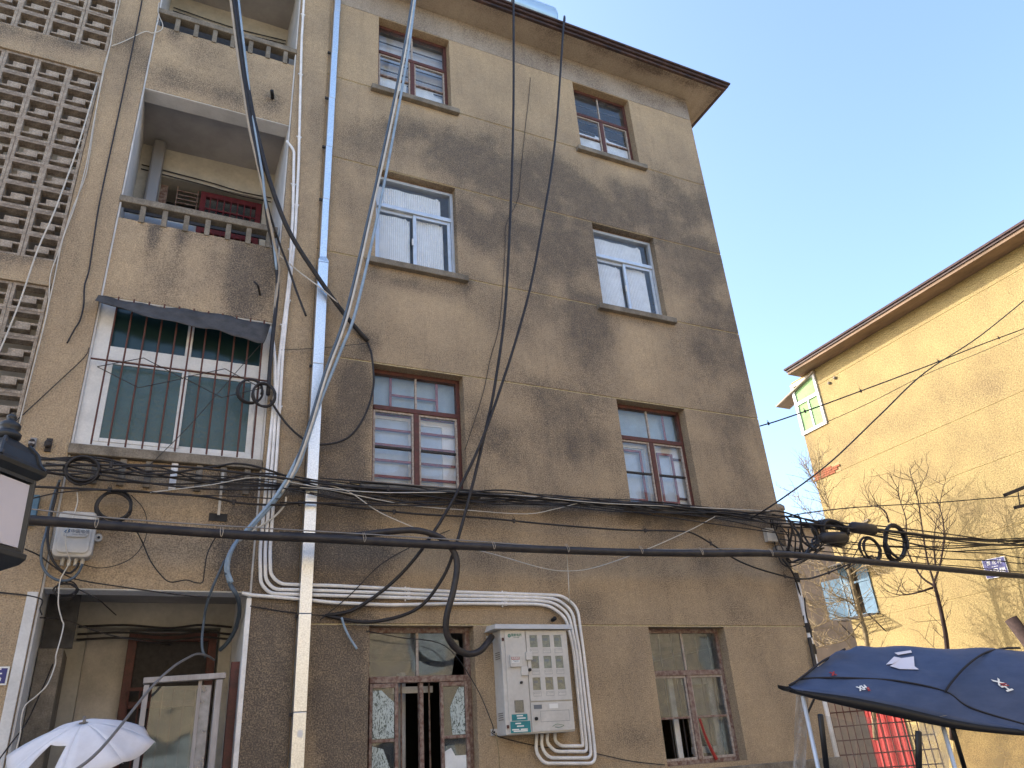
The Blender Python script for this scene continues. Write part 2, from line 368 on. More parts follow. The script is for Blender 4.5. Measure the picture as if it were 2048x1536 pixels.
# ================================================================ main apartment building
B = empty('apartment_building', (3.2, 0, 0), 'tan stucco four storey apartment block with balconies and breeze block stairwell', 'building')
LINT = [2.862, 5.762, 8.658, 11.556]; SILL = [1.42, 4.33, 7.2, 10.1]
WX = [(2.06, 3.16), (5.33, 6.425)]
holes = [(a, b, SILL[k], LINT[k]) for k in range(4) for (a, b) in WX]
main_st = [(2.309,9.369,0.507,0.323,0.55), (2.958,9.273,0.695,0.376,0.6), (3.883,9.394,0.935,0.595,0.6), (4.767,9.199,1.001,0.605,0.75), (5.789,9.02,1.082,0.618,0.75), (7.446,9.696,1.025,0.69,0.75),
 (4.424,8.191,1.021,0.548,0.65), (3.512,8.291,0.462,0.534,0.5), (1.703,8.85,0.198,0.521,0.35), (7.477,8.024,0.744,1.243,0.55), (4.851,7.696,0.506,0.534,0.45), (4.156,6.898,0.941,0.401,0.35), (5.169,7.021,0.334,0.423,0.85), (5.015,6.442,0.487,0.562,0.5),
 (7.353,6.675,0.597,0.815,0.6), (4.627,5.099,0.67,0.415,0.55), (4.262,5.668,0.666,0.286,0.35), (7.094,5.224,0.55,0.789,0.4), (3.501,4.975,0.395,0.524,0.3), (6.228,6.41,0.447,0.332,0.25),
 (1.883,5.458,0.159,0.445,1.1), (1.817,4.789,0.197,0.534,0.95), (1.987,5.988,0.106,0.146,1), (1.742,3.797,0.257,0.531,0.85), (1.82,2.637,0.223,0.907,1.9), (1.853,1.858,0.232,0.599,1.9), (1.639,4.105,0.175,1.249,1.2), (1.928,4.685,0.109,0.715,0.6), (2.003,3.656,0.21,0.315,0.6),
 (2.212,3.666,0.323,0.265,0.55), (3.543,4.128,1.326,0.153,0.45), (5.735,4.18,1.207,0.17,0.75), (2.542,4.256,0.644,0.114,0.8), (3.741,3.46,0.438,0.279,0.35), (5.822,3.837,0.464,0.32,0.35), (7.642,3.992,0.361,0.423,0.75), (7.708,3.334,0.352,0.397,0.4), (6.386,3.611,0.4,0.32,0.3),
 (3.197,2.151,0.136,0.474,0.35), (4.886,2.454,0.396,0.427,0.3), (4.897,1.702,0.776,0.145,0.35), (7.073,2.025,0.394,0.509,0.3), (6.682,2.888,0.478,0.362,0.25), (4.586,3.096,0.398,0.223,0.25),
 (2.634,6.919,0.606,0.074,0.5), (2.603,7.024,0.677,0.09,0.25), (2.663,6.67,0.532,0.22,-0.25), (5.767,6.65,0.479,0.418,-0.55), (5.791,7.061,0.534,0.068,0.55), (6.191,9.837,0.615,0.274,-0.35), (2.675,10.02,0.539,0.196,-0.2), (3.243,7.129,0.098,0.109,0.8), (2.061,7.048,0.1,0.118,0.6), (2.092,9.987,0.1,0.191,0.5),
 (4.914,7.542,4.131,2.489,0.22), (3.919,4.893,3.632,1.381,0.2), (5.105,3.448,3.202,0.924,0.14), (3.066,8.001,1.54,1.046,0.12), (6.359,8.601,1.659,0.927,0.25), (4.056,2.877,3.602,0.32,0.08), (4.589,11.975,3.554,0.619,-0.25), (2.884,6.426,0.817,0.29,-0.15)]
wall_sheet('wall', M['plaster'], B, 1.35, 7.74, 1.36, 11.572, front(0), holes, [2.876, 5.776, 8.672, 7.19, 10.09, 4.3], main_st, step=.07, base=.10, seed=1.)
fr = [(5.92,11.954,1.822,0.514,0.4), (3.187,11.801,1.443,0.464,0.3), (7.487,11.977,0.731,0.54,0.4)]
wall_sheet('frieze', M['soffit'], B, 1.35, 7.742, 11.585, 12.09, front(.004), (), (), fr, step=.1, base=.16, seed=4.)
# plinth, end wall, back and core of the block
m = MB(); m.box(1.352, 7.79, -.055, .12, 0, 1.372); m.build('plinth', M['concrete'], B, bevel=.012)
wall_sheet('end_wall', M['plaster'], B, .012, 9.5, 0, 12.09, lambda u, v, d: (7.735 - d, u, v), (), (2.876, 5.776, 8.672), (), step=.3, base=.15, skirt=0, seed=9.)
m = MB(); m.box(-7, 7.62, 9.3, 9.5, 0, 12.08); m.box(1.0, 1.3, .15, 9.2, 0, 12.08); m.box(-7, 7.6, 1.5, 9.2, 12.085, 12.12); m.box(-7.0, -6.8, .1, 9.2, 0, 12.08)
for z in (0.02, 2.92, 5.82, 8.72): m.box(1.31, 7.6, .26, 9.2, z, z + .1)
m.build('inner_walls', M['cream_dim'], B)
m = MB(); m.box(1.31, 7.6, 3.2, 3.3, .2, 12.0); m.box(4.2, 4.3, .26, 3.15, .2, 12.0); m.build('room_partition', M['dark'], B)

# eaves: soffit, gutter lips and hip roof
eave_st = [(5.174,12.143,2.181,0.175,0.5), (6.65,12.209,1.047,0.132,0.7), (4.623,12.003,0.095,0.493,0.5), (7.881,11.995,0.494,0.189,0.6), (3.826,11.966,0.726,0.118,0.5)]
sf = [(5.4,-.38,3.2,.08,.5), (7.2,-.35,1.0,.1,.6), (8.2,-.1,.08,.5,.6), (6.6,-.32,.6,.08,.6), (4.6,-.2,.5,.15,.25), (5.9,-.15,.8,.15,.15)]
wall_sheet('soffit', M['soffit'], B, -3.0, 8.24, -.40, 1.5, lambda u, v, d: (u, v, 12.095 + d), (), (), sf, step=.08, skirt=.05, base=.06, wob=.006, seed=2.)
wall_sheet('soffit', M['soffit'], B, 7.73, 8.24, 1.502, 9.9, lambda u, v, d: (u, v, 12.095 + d), (), (), (), step=.3, skirt=.05, base=.2, seed=3.)
m = MB(); m.box(-3.0, 8.30, -.45, -.385, 12.10, 12.145); m.box(8.225, 8.30, -.384, 9.9, 12.10, 12.145); m.build('fascia', M['gutter'], B, bevel=.01)
m = MB(); m.box(-3.0, 8.35, -.49, -.43, 12.148, 12.195); m.box(8.28, 8.35, -.429, 9.9, 12.148, 12.195); m.build('gutter', M['roof'], B, bevel=.012)
m = MB(); m.box(-3.0, 8.38, -.52, -.41, 12.198, 12.235); m.box(8.30, 8.38, -.409, 9.9, 12.198, 12.235); m.build('gutter_lip', M['gutter'], B, bevel=.012)
m = MB(); m.add([(-7,-.4,12.24),(8.29,-.4,12.24),(8.29,10,12.24),(-7,10,12.24),(-3,4.6,14.0),(4.5,4.6,14.0)], [(0,1,5,4),(1,2,5),(2,3,4,5),(3,0,4)]); m.build('roof', M['roof'], B)

# sills
def sill(x0, x1, z, parent, ex=.1):
    m = MB(); m.box(x0 - ex, x1 + ex, -.075, .10, z - .085, z); return m.build('sill', M['concrete'], parent, bevel=.008)
def pane(x0, x1, z0, z1, y, mt, parent, name='pane', t=.004):
    m = MB(); m.box(x0, x1, y, y + t, z0, z1); return m.build(name, mt, parent)
def jagged(xs, y, parent, mt, name):                # sheet of paper or film with a torn outline, pts in x, z
    m = MB(); m.poly([(a, y, b) for a, b in xs], (0, .002, 0)); return m.build(name, mt, parent)

def wood_window(k, c, fm, tf, glass, label=None, thin='putty'):
    x0, x1 = WX[c]; z0 = SILL[k]; z1 = LINT[k]; y = .13; tz = z1 - (z1 - z0) * tf; xm = (x0 + x1) / 2; zm = z0 + (tz - z0) * .5
    m = MB(); m.box(x0, x0+.045, y, y+.07, z0, z1); m.box(x1-.045, x1, y, y+.07, z0, z1); m.box(x0+.046, x1-.046, y, y+.07, z1-.05, z1); m.box(x0+.046, x1-.046, y, y+.07, z0, z0+.045)
    m.box(x0+.046, x1-.046, y-.012, y+.07, tz-.03, tz+.025); m.box(xm-.03, xm+.03, y-.010, y+.07, z0+.046, tz-.031)
    W = m.build('window', fm, B, bevel=.004)
    if label: W['label'] = label
    m = MB(); m.box(xm-.011, xm+.011, y+.008, y+.04, tz+.026, z1-.051); m.build('glazing_bar', M[thin], W)
    sa = []
    for (a, b) in ((x0+.046, xm-.031), (xm+.031, x1-.046)):
        m = MB(); m.box(a, a+.022, y+.006, y+.045, z0+.046, tz-.031); m.box(b-.022, b, y+.006, y+.045, z0+.046, tz-.031); m.box(a+.0225, b-.0225, y+.006, y+.045, z0+.046, z0+.07); m.box(a+.0225, b-.0225, y+.006, y+.045, tz-.055, tz-.031)
        s = m.build('sash', M[thin], W); sa.append(s)
        m = MB(); m.box(a+.0225, b-.0225, y+.004, y+.04, zm-.011, zm+.011); m.build('glazing_bar', M['iron'] if k == 1 else M['oldwood'], W)
        pane(a+.0225, b-.0225, z0+.0705, zm-.0115, y+.02, glass, W); pane(a+.0225, b-.0225, zm+.0115, tz-.0555, y+.02, glass, W)
    pane(x0+.046, xm-.0115, tz+.026, z1-.051, y+.02, glass, W); pane(xm+.0115, x1-.046, tz+.026, z1-.051, y+.02, glass, W)
    return W, x0, x1, z0, z1, tz, xm, zm, y

# 4th storey: brown casements, bars inside, paper over the bottom lights
for c in (0, 1):
    W, x0, x1, z0, z1, tz, xm, zm, y = wood_window(3, c, M['brown'], .38, M['glass'])
    sill(x0, x1, z0, W)
    for k in range(6):
        z = z0 + .3 + k * .19
        m = MB(); m.box(x0+.02, x1-.02, .245, .258, z, z + .016); m.build('inside_bar', M['iron'], W)
    if c == 0:
        jagged([(x0+.05, z0+.05), (xm-.10, z0+.05), (xm-.07, zm+.0), (xm-.2, zm+.02), (x0+.05, zm+.04)], .172, W, M['paper'], 'paper_sheet')
        jagged([(xm+.04, z0+.05), (x1-.09, z0+.05), (x1-.08, zm-.10), (x1-.2, zm-.09), (x1-.22, zm-.02), (xm+.13, zm+.03), (xm+.04, zm+.06)], .172, W, M['paper'], 'paper_sheet')
        m = MB(); m.box(x0-.05, x1+.05, .30, .31, z0-.05, z1); m.build('blind', M['blind'], W)
    else:
        jagged([(x0+.05, z0+.05), (xm-.04, z0+.05), (xm-.04, zm+.10), (xm-.12, zm+.13), (xm-.14, zm+.08), (x0+.05, zm+.09)], .172, W, M['paper'], 'paper_sheet')
        jagged([(xm+.04, z0+.05), (x1-.08, z0+.05), (x1-.06, zm+.07), (xm+.14, zm+.09), (xm+.10, zm+.14), (xm+.04, zm+.16)], .172, W, M['paper'], 'paper_sheet')
# 3rd storey: aluminium sliders with corrugated curtain sheets
for c in (0, 1):
    x0, x1 = WX[c]; z0 = SILL[2]; z1 = LINT[2]; y = .10; tz = z1 - .50; xm = (x0 + x1) / 2 + .01
    m = MB(); m.box(x0, x0+.035, y, y+.08, z0, z1-.03); m.box(x1-.04, x1, y, y+.08, z0, z1-.03); m.box(x0+.036, x1-.041, y, y+.08, z1-.07, z1-.03); m.box(x0+.036, x1-.041, y, y+.08, z0, z0+.04); m.box(x0+.036, x1-.041, y-.01, y+.08, tz-.03, tz+.03)
    W = m.build('window', M['alu'], B, bevel=.004); sill(x0, x1, z0, W, .11)
    m = MB(); m.box(x0, x1, y+.02, y+.06, z1-.029, z1); m.build('head_board', M['oldwood'], W)
    pane(x0+.036, x1-.041, tz+.031, z1-.071, y+.03, M['glass'], W)
    for (a, b, yy) in ((x0+.04, xm+.02, y+.035), (xm-.03, x1-.045, y+.012)):
        m = MB(); m.box(a, a+.045, yy, yy+.022, z0+.041, tz-.031); m.box(b-.045, b, yy, yy+.022, z0+.041, tz-.031); m.box(a+.0455, b-.0455, yy, yy+.022, z0+.041, z0+.075); m.box(a+.0455, b-.0455, yy, yy+.022, tz-.075, tz-.031)
        s = m.build('sash', M['alu'], W, bevel=.003)
        pane(a+.0455, b-.0455, z0+.0755, tz-.0755, yy+.009, M['glass'], s)
    for (a, b, zz0, zz1) in ((x0+.05, xm-.05, z0+.05, tz-.09), (xm+.03, x1-.13, z0+.05, tz-.06), (x0+.05, x1-.16, tz+.02, z1-.13)):
        m = MB(); n = int((b - a) / .013); top = []
        for i in range(n + 1):
            xx = a + (b - a) * i / n; yy = .172 + (.006 if i % 2 else -.006) + .006 * math.sin(i * .23 + c)
            zt = zz1 + (.02 * math.sin(i * .9) if i > n - 6 else 0); zb = zz0
            m.v += [(xx, yy, zb), (xx, yy + .004, zt)]
        for i in range(n): m.f.append((2*i, 2*i+2, 2*i+3, 2*i+1))
        m.build('curtain', M['curtain'], W)
    m = MB(); m.box(xm-.05, xm-.03, y-.005, y+.012, z0+.42, z0+.52); m.build('latch', M['pvc'], W)
# 2nd storey: brown outer casements, red bars, inner white window with frosted glass
for c in (0, 1):
    W, x0, x1, z0, z1, tz, xm, zm, y = wood_window(1, c, M['brown'], .335, M['glass'])
    sill(x0, x1, z0 - .01, W, .13)
    if c == 0:
        for k in range(5):
            z = z0 + .16 + k * .187
            m = MB(); m.box(x0+.01, x1-.01, .205, .219, z - .014, z + .014); m.build('guard_bar', M['redbar'], W)
        m = MB(); m.box(x0+.28, x1-.28, .205, .219, tz+.20, tz+.225); m.box(x0+.25, x0+.279, .205, .219, tz, z1); m.box(x1-.279, x1-.25, .205, .219, tz, z1); m.build('guard_frame', M['redbar'], W)
    else:
        for (a, b) in ((x0+.09, xm-.13), (xm+.12, x1-.17)):
            m = MB(); m.box(a, a+.03, .205, .219, z0+.12, tz-.13); m.box(b-.03, b, .205, .219, z0+.12, tz-.13); m.box(a+.031, b-.031, .205, .219, z0+.12, z0+.15); m.box(a+.031, b-.031, .205, .219, tz-.16, tz-.13); m.build('guard_frame', M['redbar'], W)
        for z in (z0+.2, tz-.2):
            m = MB(); m.box(x1-.165, x1-.01, .205, .219, z-.014, z+.014); m.build('guard_bar', M['rust'], W)
        m = MB(); m.box(x0+.1, x0+.13, .205, .219, tz, z1); m.box(x1-.25, x1-.22, .205, .219, tz, z1); m.build('guard_frame', M['redbar'], W)
    m = MB(); m.box(x0, x0+.085, .235, .29, z0, tz); m.box(xm-.06, xm+.06, .235, .29, z0, tz); m.box(x1-.2, x1, .235, .29, z0, tz); m.box(x0+.0855, xm-.0605, .235, .29, tz-.09, tz); m.box(xm+.0605, x1-.2005, .235, .29, tz-.12, tz); m.box(x0+.0855, xm-.0605, .235, .29, z0, z0+.09); m.box(xm+.0605, x1-.2005, .235, .29, z0, z0+.09)
    iw = m.build('inner_frame', M['whiteframe'], W)
    pane(x0+.0855, xm-.0605, z0+.0905, tz-.0905, .25, M['frost_blue'], W, 'frosted_pane'); pane(xm+.0605, x1-.2005, z0+.0905, tz-.1205, .25, M['frost_blue'], W, 'frosted_pane')
    pane(x0, x1, tz+.005, z1, .255, M['frost_grey'], W, 'frosted_pane')
# ground storey: decayed casements
def film(xs, W): jagged(xs, .158, W, M['film'], 'window_film')
# left one: two outer lights with film, the middle open
x0, x1 = WX[0]; z0 = SILL[0]; z1 = LINT[0]; y = .12; tz = z1 - .49
m = MB(); m.box(x0, x0+.04, y, y+.07, z0, z1); m.box(x1-.05, x1, y, y+.07, z0, z1); m.box(x0+.041, x1-.051, y, y+.07, z1-.05, z1); m.box(x0+.041, x1-.051, y-.01, y+.07, tz-.03, tz+.03); m.box(x0+.041, x1-.051, y, y+.07, z0, z0+.05); m.box(x0+.55, x0+.59, y+.005, y+.07, z0+.051, tz-.031)
W = m.build('window', M['oldwood'], B, bevel=.005); W['label'] = 'decayed ground floor window with torn film on its side lights'
m = MB(); m.box(x0+.52, x0+.545, y+.01, y+.045, tz+.031, z1-.051); m.build('glazing_bar', M['putty'], W)
pane(x0+.041, x0+.519, tz+.031, z1-.051, y+.02, M['dusty'], W)
m = MB(); m.poly([(x0+.546, y+.02, tz+.031), (x1-.20, y+.02, tz+.031), (x1-.17, y+.02, tz+.2), (x1-.11, y+.02, tz+.30), (x1-.12, y+.02, z1-.12), (x1-.2, y+.02, z1-.10), (x1-.21, y+.02, z1-.051), (x0+.546, y+.02, z1-.051)], (0,.004,0)); m.build('broken_pane', M['dusty'], W)
for (a, b, hinge) in ((x0+.04, x0+.325, 0), (x0+.755, x1-.05, 1)):
    zz = z0 + .05; zt = tz - .035; zmid = zz + (zt - zz) * .42
    m = MB(); m.box(a, a+.03, y-.03, y+.01, zz, zt); m.box(b-.035, b, y-.03, y+.01, zz, zt); m.box(a+.031, b-.036, y-.03, y+.01, zt-.04, zt); m.box(a+.031, b-.036, y-.03, y+.01, zz, zz+.04); m.box(a+.031, b-.036, y-.025, y+.01, zmid-.014, zmid+.014)
    s = m.build('casement', M['oldwood'], W, bevel=.004)
    pane(a+.031, b-.036, zz+.041, zmid-.0145, y-.012, M['dusty'], s); pane(a+.031, b-.036, zmid+.0145, zt-.041, y-.012, M['dusty'], s)
    yy = y - .016
    if hinge == 0:
        jagged([(a+.035, zmid+.02), (b-.04, zmid+.02), (b-.04, zt-.17), (b-.1, zt-.12), (a+.12, zt-.06), (a+.035, zt-.06)], yy, s, M['film'], 'window_film')
        jagged([(a+.035, zz+.05), (b-.05, zz+.05), (b-.1, zmid-.18), (a+.14, zmid-.07), (a+.035, zmid-.04)], yy, s, M['film'], 'window_film')
    else:
        jagged([(a+.12, zmid+.02), (b-.04, zmid+.02), (b-.04, zt-.05), (a+.2, zt-.05), (a+.15, zt-.14), (a+.10, zt-.24)], yy, s, M['film'], 'window_film')
        jagged([(a+.035, zz+.05), (b-.04, zz+.05), (b-.04, zz+.2), (a+.14, zz+.2), (a+.1, zz+.27), (a+.035, zz+.24)], yy, s, M['paper'], 'window_film')
m = MB(); m.box(x0+.33, x0+.75, .3, .33, tz-.11, tz-.05); m.build('inner_rail', M['pvc'], W)
for a in (.40, .69): m = MB(); m.box(x0+a, x0+a+.014, .26, .274, z0, tz); m.build('inside_bar', M['oldwood'], W)
m = MB(); m.tube([(x0+.48, .5, z0-.3), (x0+.48, .5, tz+.1)], .045, 10); m.build('drain_pipe', M['whitewash'], W, True)
# right one: barred, bottom left light open
W, x0, x1, z0, z1, tz, xm, zm, y = wood_window(0, 1, M['oldwood'], .34, M['dusty'], 'decayed ground floor window with vertical bars and red rag')
for q in [q for q in W.children if q.name.startswith('pane')][:1]: bpy.data.objects.remove(q)
for k in range(6):
    xx = x0 + .1 + k * .178
    m = MB(); m.tube([(xx, .225, z0), (xx, .225, z1)], .008, 6); m.build('guard_bar', M['iron'], W)
m = MB(); m.box(x0+.36, x0+.43, .27, .30, z0, tz); m.box(x1-.17, x1-.09, .27, .30, z0, tz); m.box(xm+.02, x1-.18, .27, .30, z0+.1, z0+.17); m.box(xm+.02, x1-.18, .27, .30, tz-.12, tz-.05); m.build('inner_frame', M['pvc'], W)
pane(xm+.02, x1-.18, z0+.171, tz-.121, .28, M['dusty'], W, 'inner_pane')
m = MB(); m.tube(catmull([(xm+.06, .115, zm-.02), (xm+.10, .112, zm-.2), (xm+.15, .11, zm-.34), (xm+.2, .108, z0+.03)]), .014, 6, r1=.022); m.build('red_rag', M['red'], W, True)

# ---------------------------------------------------------------- balcony bay
PX0, PX1, RX0, RX1, PR = -1.205, -.772, -.772, .94, 1.35
pier_st = [(-0.804,9.431,0.157,0.409,0.6), (-1.07,9.401,0.101,0.485,0.4), (-1.077,9.827,0.155,0.25,0.3), (-1.075,6.567,0.131,0.367,0.3), (-0.864,7.142,0.092,0.529,0.3)]
wall_sheet('pier', M['plaster'], B, PX0, PX1, 0, 12.09, front(-.0), (), (), pier_st, step=.08, skirt=.9, base=.16, seed=11.)
pil_st = [(1.239,9.119,0.127,0.703,0.3), (1.15,3.814,0.193,0.41,0.9), (1.122,2.863,0.273,0.603,1.8), (1.141,2.014,0.259,0.76,1.9), (1.363,2.641,0.184,1.031,1.6), (1.279,4.079,0.148,0.535,0.6), (1.395,5.821,0.11,0.65,0.25)]
wall_sheet('pilaster', M['plaster'], B, RX1, PR, 0, 12.09, front(-.012), (), (), pil_st, step=.08, skirt=.9, base=.16, seed=13.)
m = MB()
for (xa, xb) in ((PX1+.003, PX1+.02), (RX1-.02, RX1-.003)): m.box(xa, xb, .02, 1.12, 0, 12.08)
m.build('cheek_wall', M['whitewash'], B)
# floor slabs with edge beams
for z in (3.16, 6.088, 9.02):
    m = MB(); m.box(RX0+.021, RX1-.021, .26, 1.12, z+.10, z+.22); m.build('balcony_ceiling', M['ceiling'], B)
    m = MB(); m.box(RX0+.001, RX1-.001, .035, .258, z-.002, z+.24); m.build('edge_beam', M['whitewash'], B, bevel=.006)
m = MB(); m.box(RX0+.021, RX1-.021, .03, 1.12, 12.04, 12.09); m.build('balcony_ceiling', M['ceiling'], B)
# parapets
par_sets = [
 (3.17, 4.36, [(0.831,4.252,0.288,0.316,0.6), (0.777,3.792,0.231,0.556,1.4), (0.136,3.613,0.386,0.187,0.35), (-0.232,3.595,0.121,0.416,0.45), (0.904,3.364,0.228,0.286,1), (-0.076,4.274,0.898,0.069,0.5)]),
 (6.10, 7.10, [(-0.387,7.037,0.063,0.332,1.2), (-0.113,7.062,0.065,0.406,1.2), (0.069,7.055,0.102,0.34,0.4), (0.235,6.96,0.093,0.478,0.5), (0.608,6.985,0.216,0.311,1.4), (0.534,6.461,0.135,0.529,1.2), (0.851,7.045,0.077,0.281,1.5), (0.766,6.346,0.321,0.327,0.55), (-0.207,6.393,0.192,0.377,0.25)]),
 (9.03, 10.10, [(-0.547,10.073,0.077,0.173,0.7), (-0.341,9.285,0.388,0.196,0.6), (0.128,9.217,0.347,0.182,0.5), (0.344,10.201,0.122,0.46,0.25), (0.689,9.349,0.121,0.171,0.6), (-0.109,9.818,0.172,0.348,0.25)])]
for (za, zb, stn) in par_sets:
    wall_sheet('parapet', M['plaster'], B, RX0, RX1, za, zb, front(.028), (), (), stn, step=.06, skirt=.13, base=.14, seed=za * 3)
    m = MB(); m.box(RX0+.001, RX1-.001, .16, .19, za, zb); m.build('parapet_back', M['whitewash'], B)
# rails on stub balusters
for za, zb in ((7.10, 7.385), (10.10, 10.385)):
    m = MB(); m.box(RX0-.01, RX1-.05 if za < 8 else RX1+.005, -.005, .12, zb-.085, zb); m.build('balcony_rail', M['concrete'], B, bevel=.01)
    for k in range(7):
        xx = RX0 + .24 + k * .222
        m = MB(); m.box(xx-.028, xx+.028, .012, .085, za-.02, zb-.086); m.build('baluster', M['concrete'], B, bevel=.006)
for (za, zb) in ((10.28, 10.70), (7.40, 7.585)):  # added dark boards behind the rails, standing in for shade between the balusters
    m = MB(); m.box(RX0+.03, RX1-.06, .30, .32, za, zb); m.build('shade_board', M['iron'], B)
# back walls of the recess
def back_wall(za, zb, hs): wall_sheet('back_wall', M['cream'], B, RX0+.021, RX1-.021, za, zb, front(1.12), hs, (), [(0,zb-.1,1.2,.15,.35)], step=.15, skirt=0, base=.03, wob=.006, seed=za)
back_wall(6.2, 9.12, [(-.47, .80, 6.25, 8.66)])
back_wall(9.1, 12.05, [(-.5, .8, 9.15, 11.5)])
back_wall(0.1, 3.27, [(-.42, .80, .15, 3.02)])
# 3rd storey recess: vent opening and red barred window
m = MB(); m.box(-.47, .02, 1.3, 1.34, 6.25, 8.26); m.build('niche_panel', M['whitewash'], B)
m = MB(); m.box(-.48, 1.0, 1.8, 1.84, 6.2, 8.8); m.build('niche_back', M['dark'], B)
m = MB()
for (a, b, c_, d) in ((-.47,-.38,8.27,8.66),(-.379,.02,8.262,8.30)): m.box(a, b, 1.28, 1.34, c_, d)
v = m.build('vent_frame', M['oldwood'], B)
for k in range(5):
    m = MB(); m.box(-.27, .0, 1.26, 1.28, 8.34 + k*.065, 8.352 + k*.065); m.build('vent_slat', M['oldwood'], v)
m = MB()
for xx in (-.27, -.02): m.box(xx, xx+.012, 1.25, 1.262, 8.3, 8.66)
m.build('vent_post', M['oldwood'], v)
m = MB(); m.box(.02, .09, 1.16, 1.22, 6.25, 8.6); m.box(.72, .79, 1.16, 1.22, 6.25, 8.6); m.box(.09, .72, 1.16, 1.22, 8.52, 8.6); m.box(.09, .72, 1.16, 1.22, 7.95, 8.03)
RW = m.build('window', M['redpaint'], B, bevel=.004); RW['label'] = 'dark red window frame with red security bars behind the balcony rail'
for k in range(7): m = MB(); m.box(.14 + k*.085, .155 + k*.085, 1.13, 1.145, 6.3, 8.52); m.build('guard_bar', M['redpaint'], RW)
for z in (6.8, 7.3, 7.75, 8.3): m = MB(); m.box(.09, .72, 1.128, 1.15, z, z+.02); m.build('guard_bar', M['redpaint'], RW)
pane(.091, .719, 6.25, 8.519, 1.19, M['dusty'], RW)
m = MB(); m.box(-.62, -.47, .93, 1.08, 6.2, 9.1); m.build('downpipe', M['steel'], B, bevel=.03)
m = MB(); m.box(-.74, -.0, .5, .52, 6.2, 7.52); m.build('white_board', M['whitewash'], B)
for zz, yy in ((8.74, 1.10), (8.67, 1.10)):
    m = MB(); m.tube(catmull([(-.72, yy, zz+.02), (-.3, yy, zz), (.1, yy, zz-.02), (.5, yy, zz-.06), (.9, yy, zz-.05)]), .008, 5); m.build('wall_wire', M['iron'], B)
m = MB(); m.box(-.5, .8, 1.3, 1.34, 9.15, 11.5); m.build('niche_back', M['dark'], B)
for zz in (11.75, 11.68):
    m = MB(); m.tube(catmull([(-.7, 1.10, zz), (.1, 1.10, zz-.04), (.9, 1.10, zz+.02)]), .008, 5); m.build('wall_wire', M['iron'], B)
# ground floor recess: niche and dark barred door
m = MB(); m.box(-.42, -.05, 1.32, 1.36, .1, 3.02); m.build('niche_panel', M['cream_dim'], B)
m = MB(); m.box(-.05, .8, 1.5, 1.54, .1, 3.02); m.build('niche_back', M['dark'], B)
m = MB(); m.box(-.05, .03, 1.20, 1.28, .1, 2.98); m.box(.70, .78, 1.20, 1.28, .1, 2.98); m.box(.03, .70, 1.20, 1.28, 2.9, 2.98); m.box(.03, .70, 1.2, 1.28, 2.28, 2.34)
D = m.build('door_frame', M['brown'], B, bevel=.005)
m = MB(); m.box(.03, .70, 1.25, 1.28, .1, 2.28); m.box(.03, .70, 1.25, 1.28, 2.34, 2.9); m.build('door_leaf', M['iron'], D)
for k in range(7): m = MB(); m.tube([(.02 + k*.1, 1.12, .2), (.02 + k*.1, 1.12, 2.45)], .008, 6); m.build('guard_bar', M['rust'], D)
m = MB(); m.box(.0, .66, 1.11, 1.13, 2.43, 2.46); m.build('guard_bar', M['rust'], D)
m = MB(); m.box(RX0+.03, RX0+.28, .55, .6, 2.75, 3.25); m.build('dark_board', M['tarp'], B)
m = MB(); m.box(RX0+.03, RX0+.22, .50, 1.10, .1, 2.74); m.build('cement_patch', M['concrete'], B)
m = MB(); m.box(PX1-.085, PX1-.005, -.022, -.002, 0, 3.12); m.build('white_corner_board', M['whitewash'], B, bevel=.004)
m = MB(); m.box(RX1-.045, RX1-.002, -.03, .02, 0, 3.10); m.build('white_corner_board', M['pipe'], B, bevel=.004)
m = MB(); m.box(RX1-.12, RX1-.05, .04, .10, 0, 2.55); m.build('brown_post', M['brown'], B)
for zz in (3.02, 2.95, 2.90):
    m = MB(); m.tube(catmull([(-.5, 1.08, zz), (-.1, 1.07, zz+.015), (.3, 1.08, zz-.01), (.6, 1.07, zz+.02), (.9, 1.08, zz)]), .011, 5); m.build('wall_wire', M['iron'], B)

# 2nd storey enclosed balcony: white frame, green glass
z0, z1 = 4.475, 6.085; xa, xb = RX0+.02, RX1-.02; y = .06
m = MB(); m.box(RX0-.005, RX1-.01, -.035, .2, 4.365, 4.465); m.build('balcony_ledge', M['concrete'], B, bevel=.01)
for k in range(7):
    xx = RX0 + .24 + k * .222
    m = MB(); m.box(xx-.03, xx+.03, -.012, .03, 4.10, 4.36); m.build('baluster', M['pipe'] if k == 3 else M['concrete'], B, bevel=.006)
tz = 5.48; xm = (xa + xb) / 2 + .03
m = MB(); m.box(xa, xa+.14, y, y+.07, z0, z1); m.box(xb-.09, xb, y, y+.07, z0, z1); m.box(xa+.141, xb-.091, y, y+.07, z1-.06, z1); m.box(xa+.141, xb-.091, y, y+.07, z0, z0+.06); m.box(xa+.141, xb-.091, y-.005, y+.07, tz-.075, tz+.075); m.box(xm-.03, xm+.03, y, y+.07, tz+.076, z1-.061)
W = m.build('window', M['pvc'], B, bevel=.005); W['label'] = 'white framed green glass window closing in the middle balcony'
for (a, b, yy) in ((xa+.142, xm+.03, y-.004), (xm-.03, xb-.092, y+.03)):
    m = MB(); m.box(a, a+.06, yy, yy+.026, z0+.061, tz-.076); m.box(b-.06, b, yy, yy+.026, z0+.061, tz-.076); m.box(a+.061, b-.061, yy, yy+.026, z0+.061, z0+.10); m.box(a+.061, b-.061, yy, yy+.026, tz-.12, tz-.076)
    s = m.build('sash', M['pvc'], W, bevel=.004); pane(a+.061, b-.061, z0+.101, tz-.121, yy+.01, M['frost_green'], s)
pane(xa+.141, xm-.031, tz+.076, z1-.061, y+.03, M['dark_green'], W); pane(xm+.031, xb-.091, tz+.076, z1-.061, y+.03, M['dark_green'], W)
GR = []
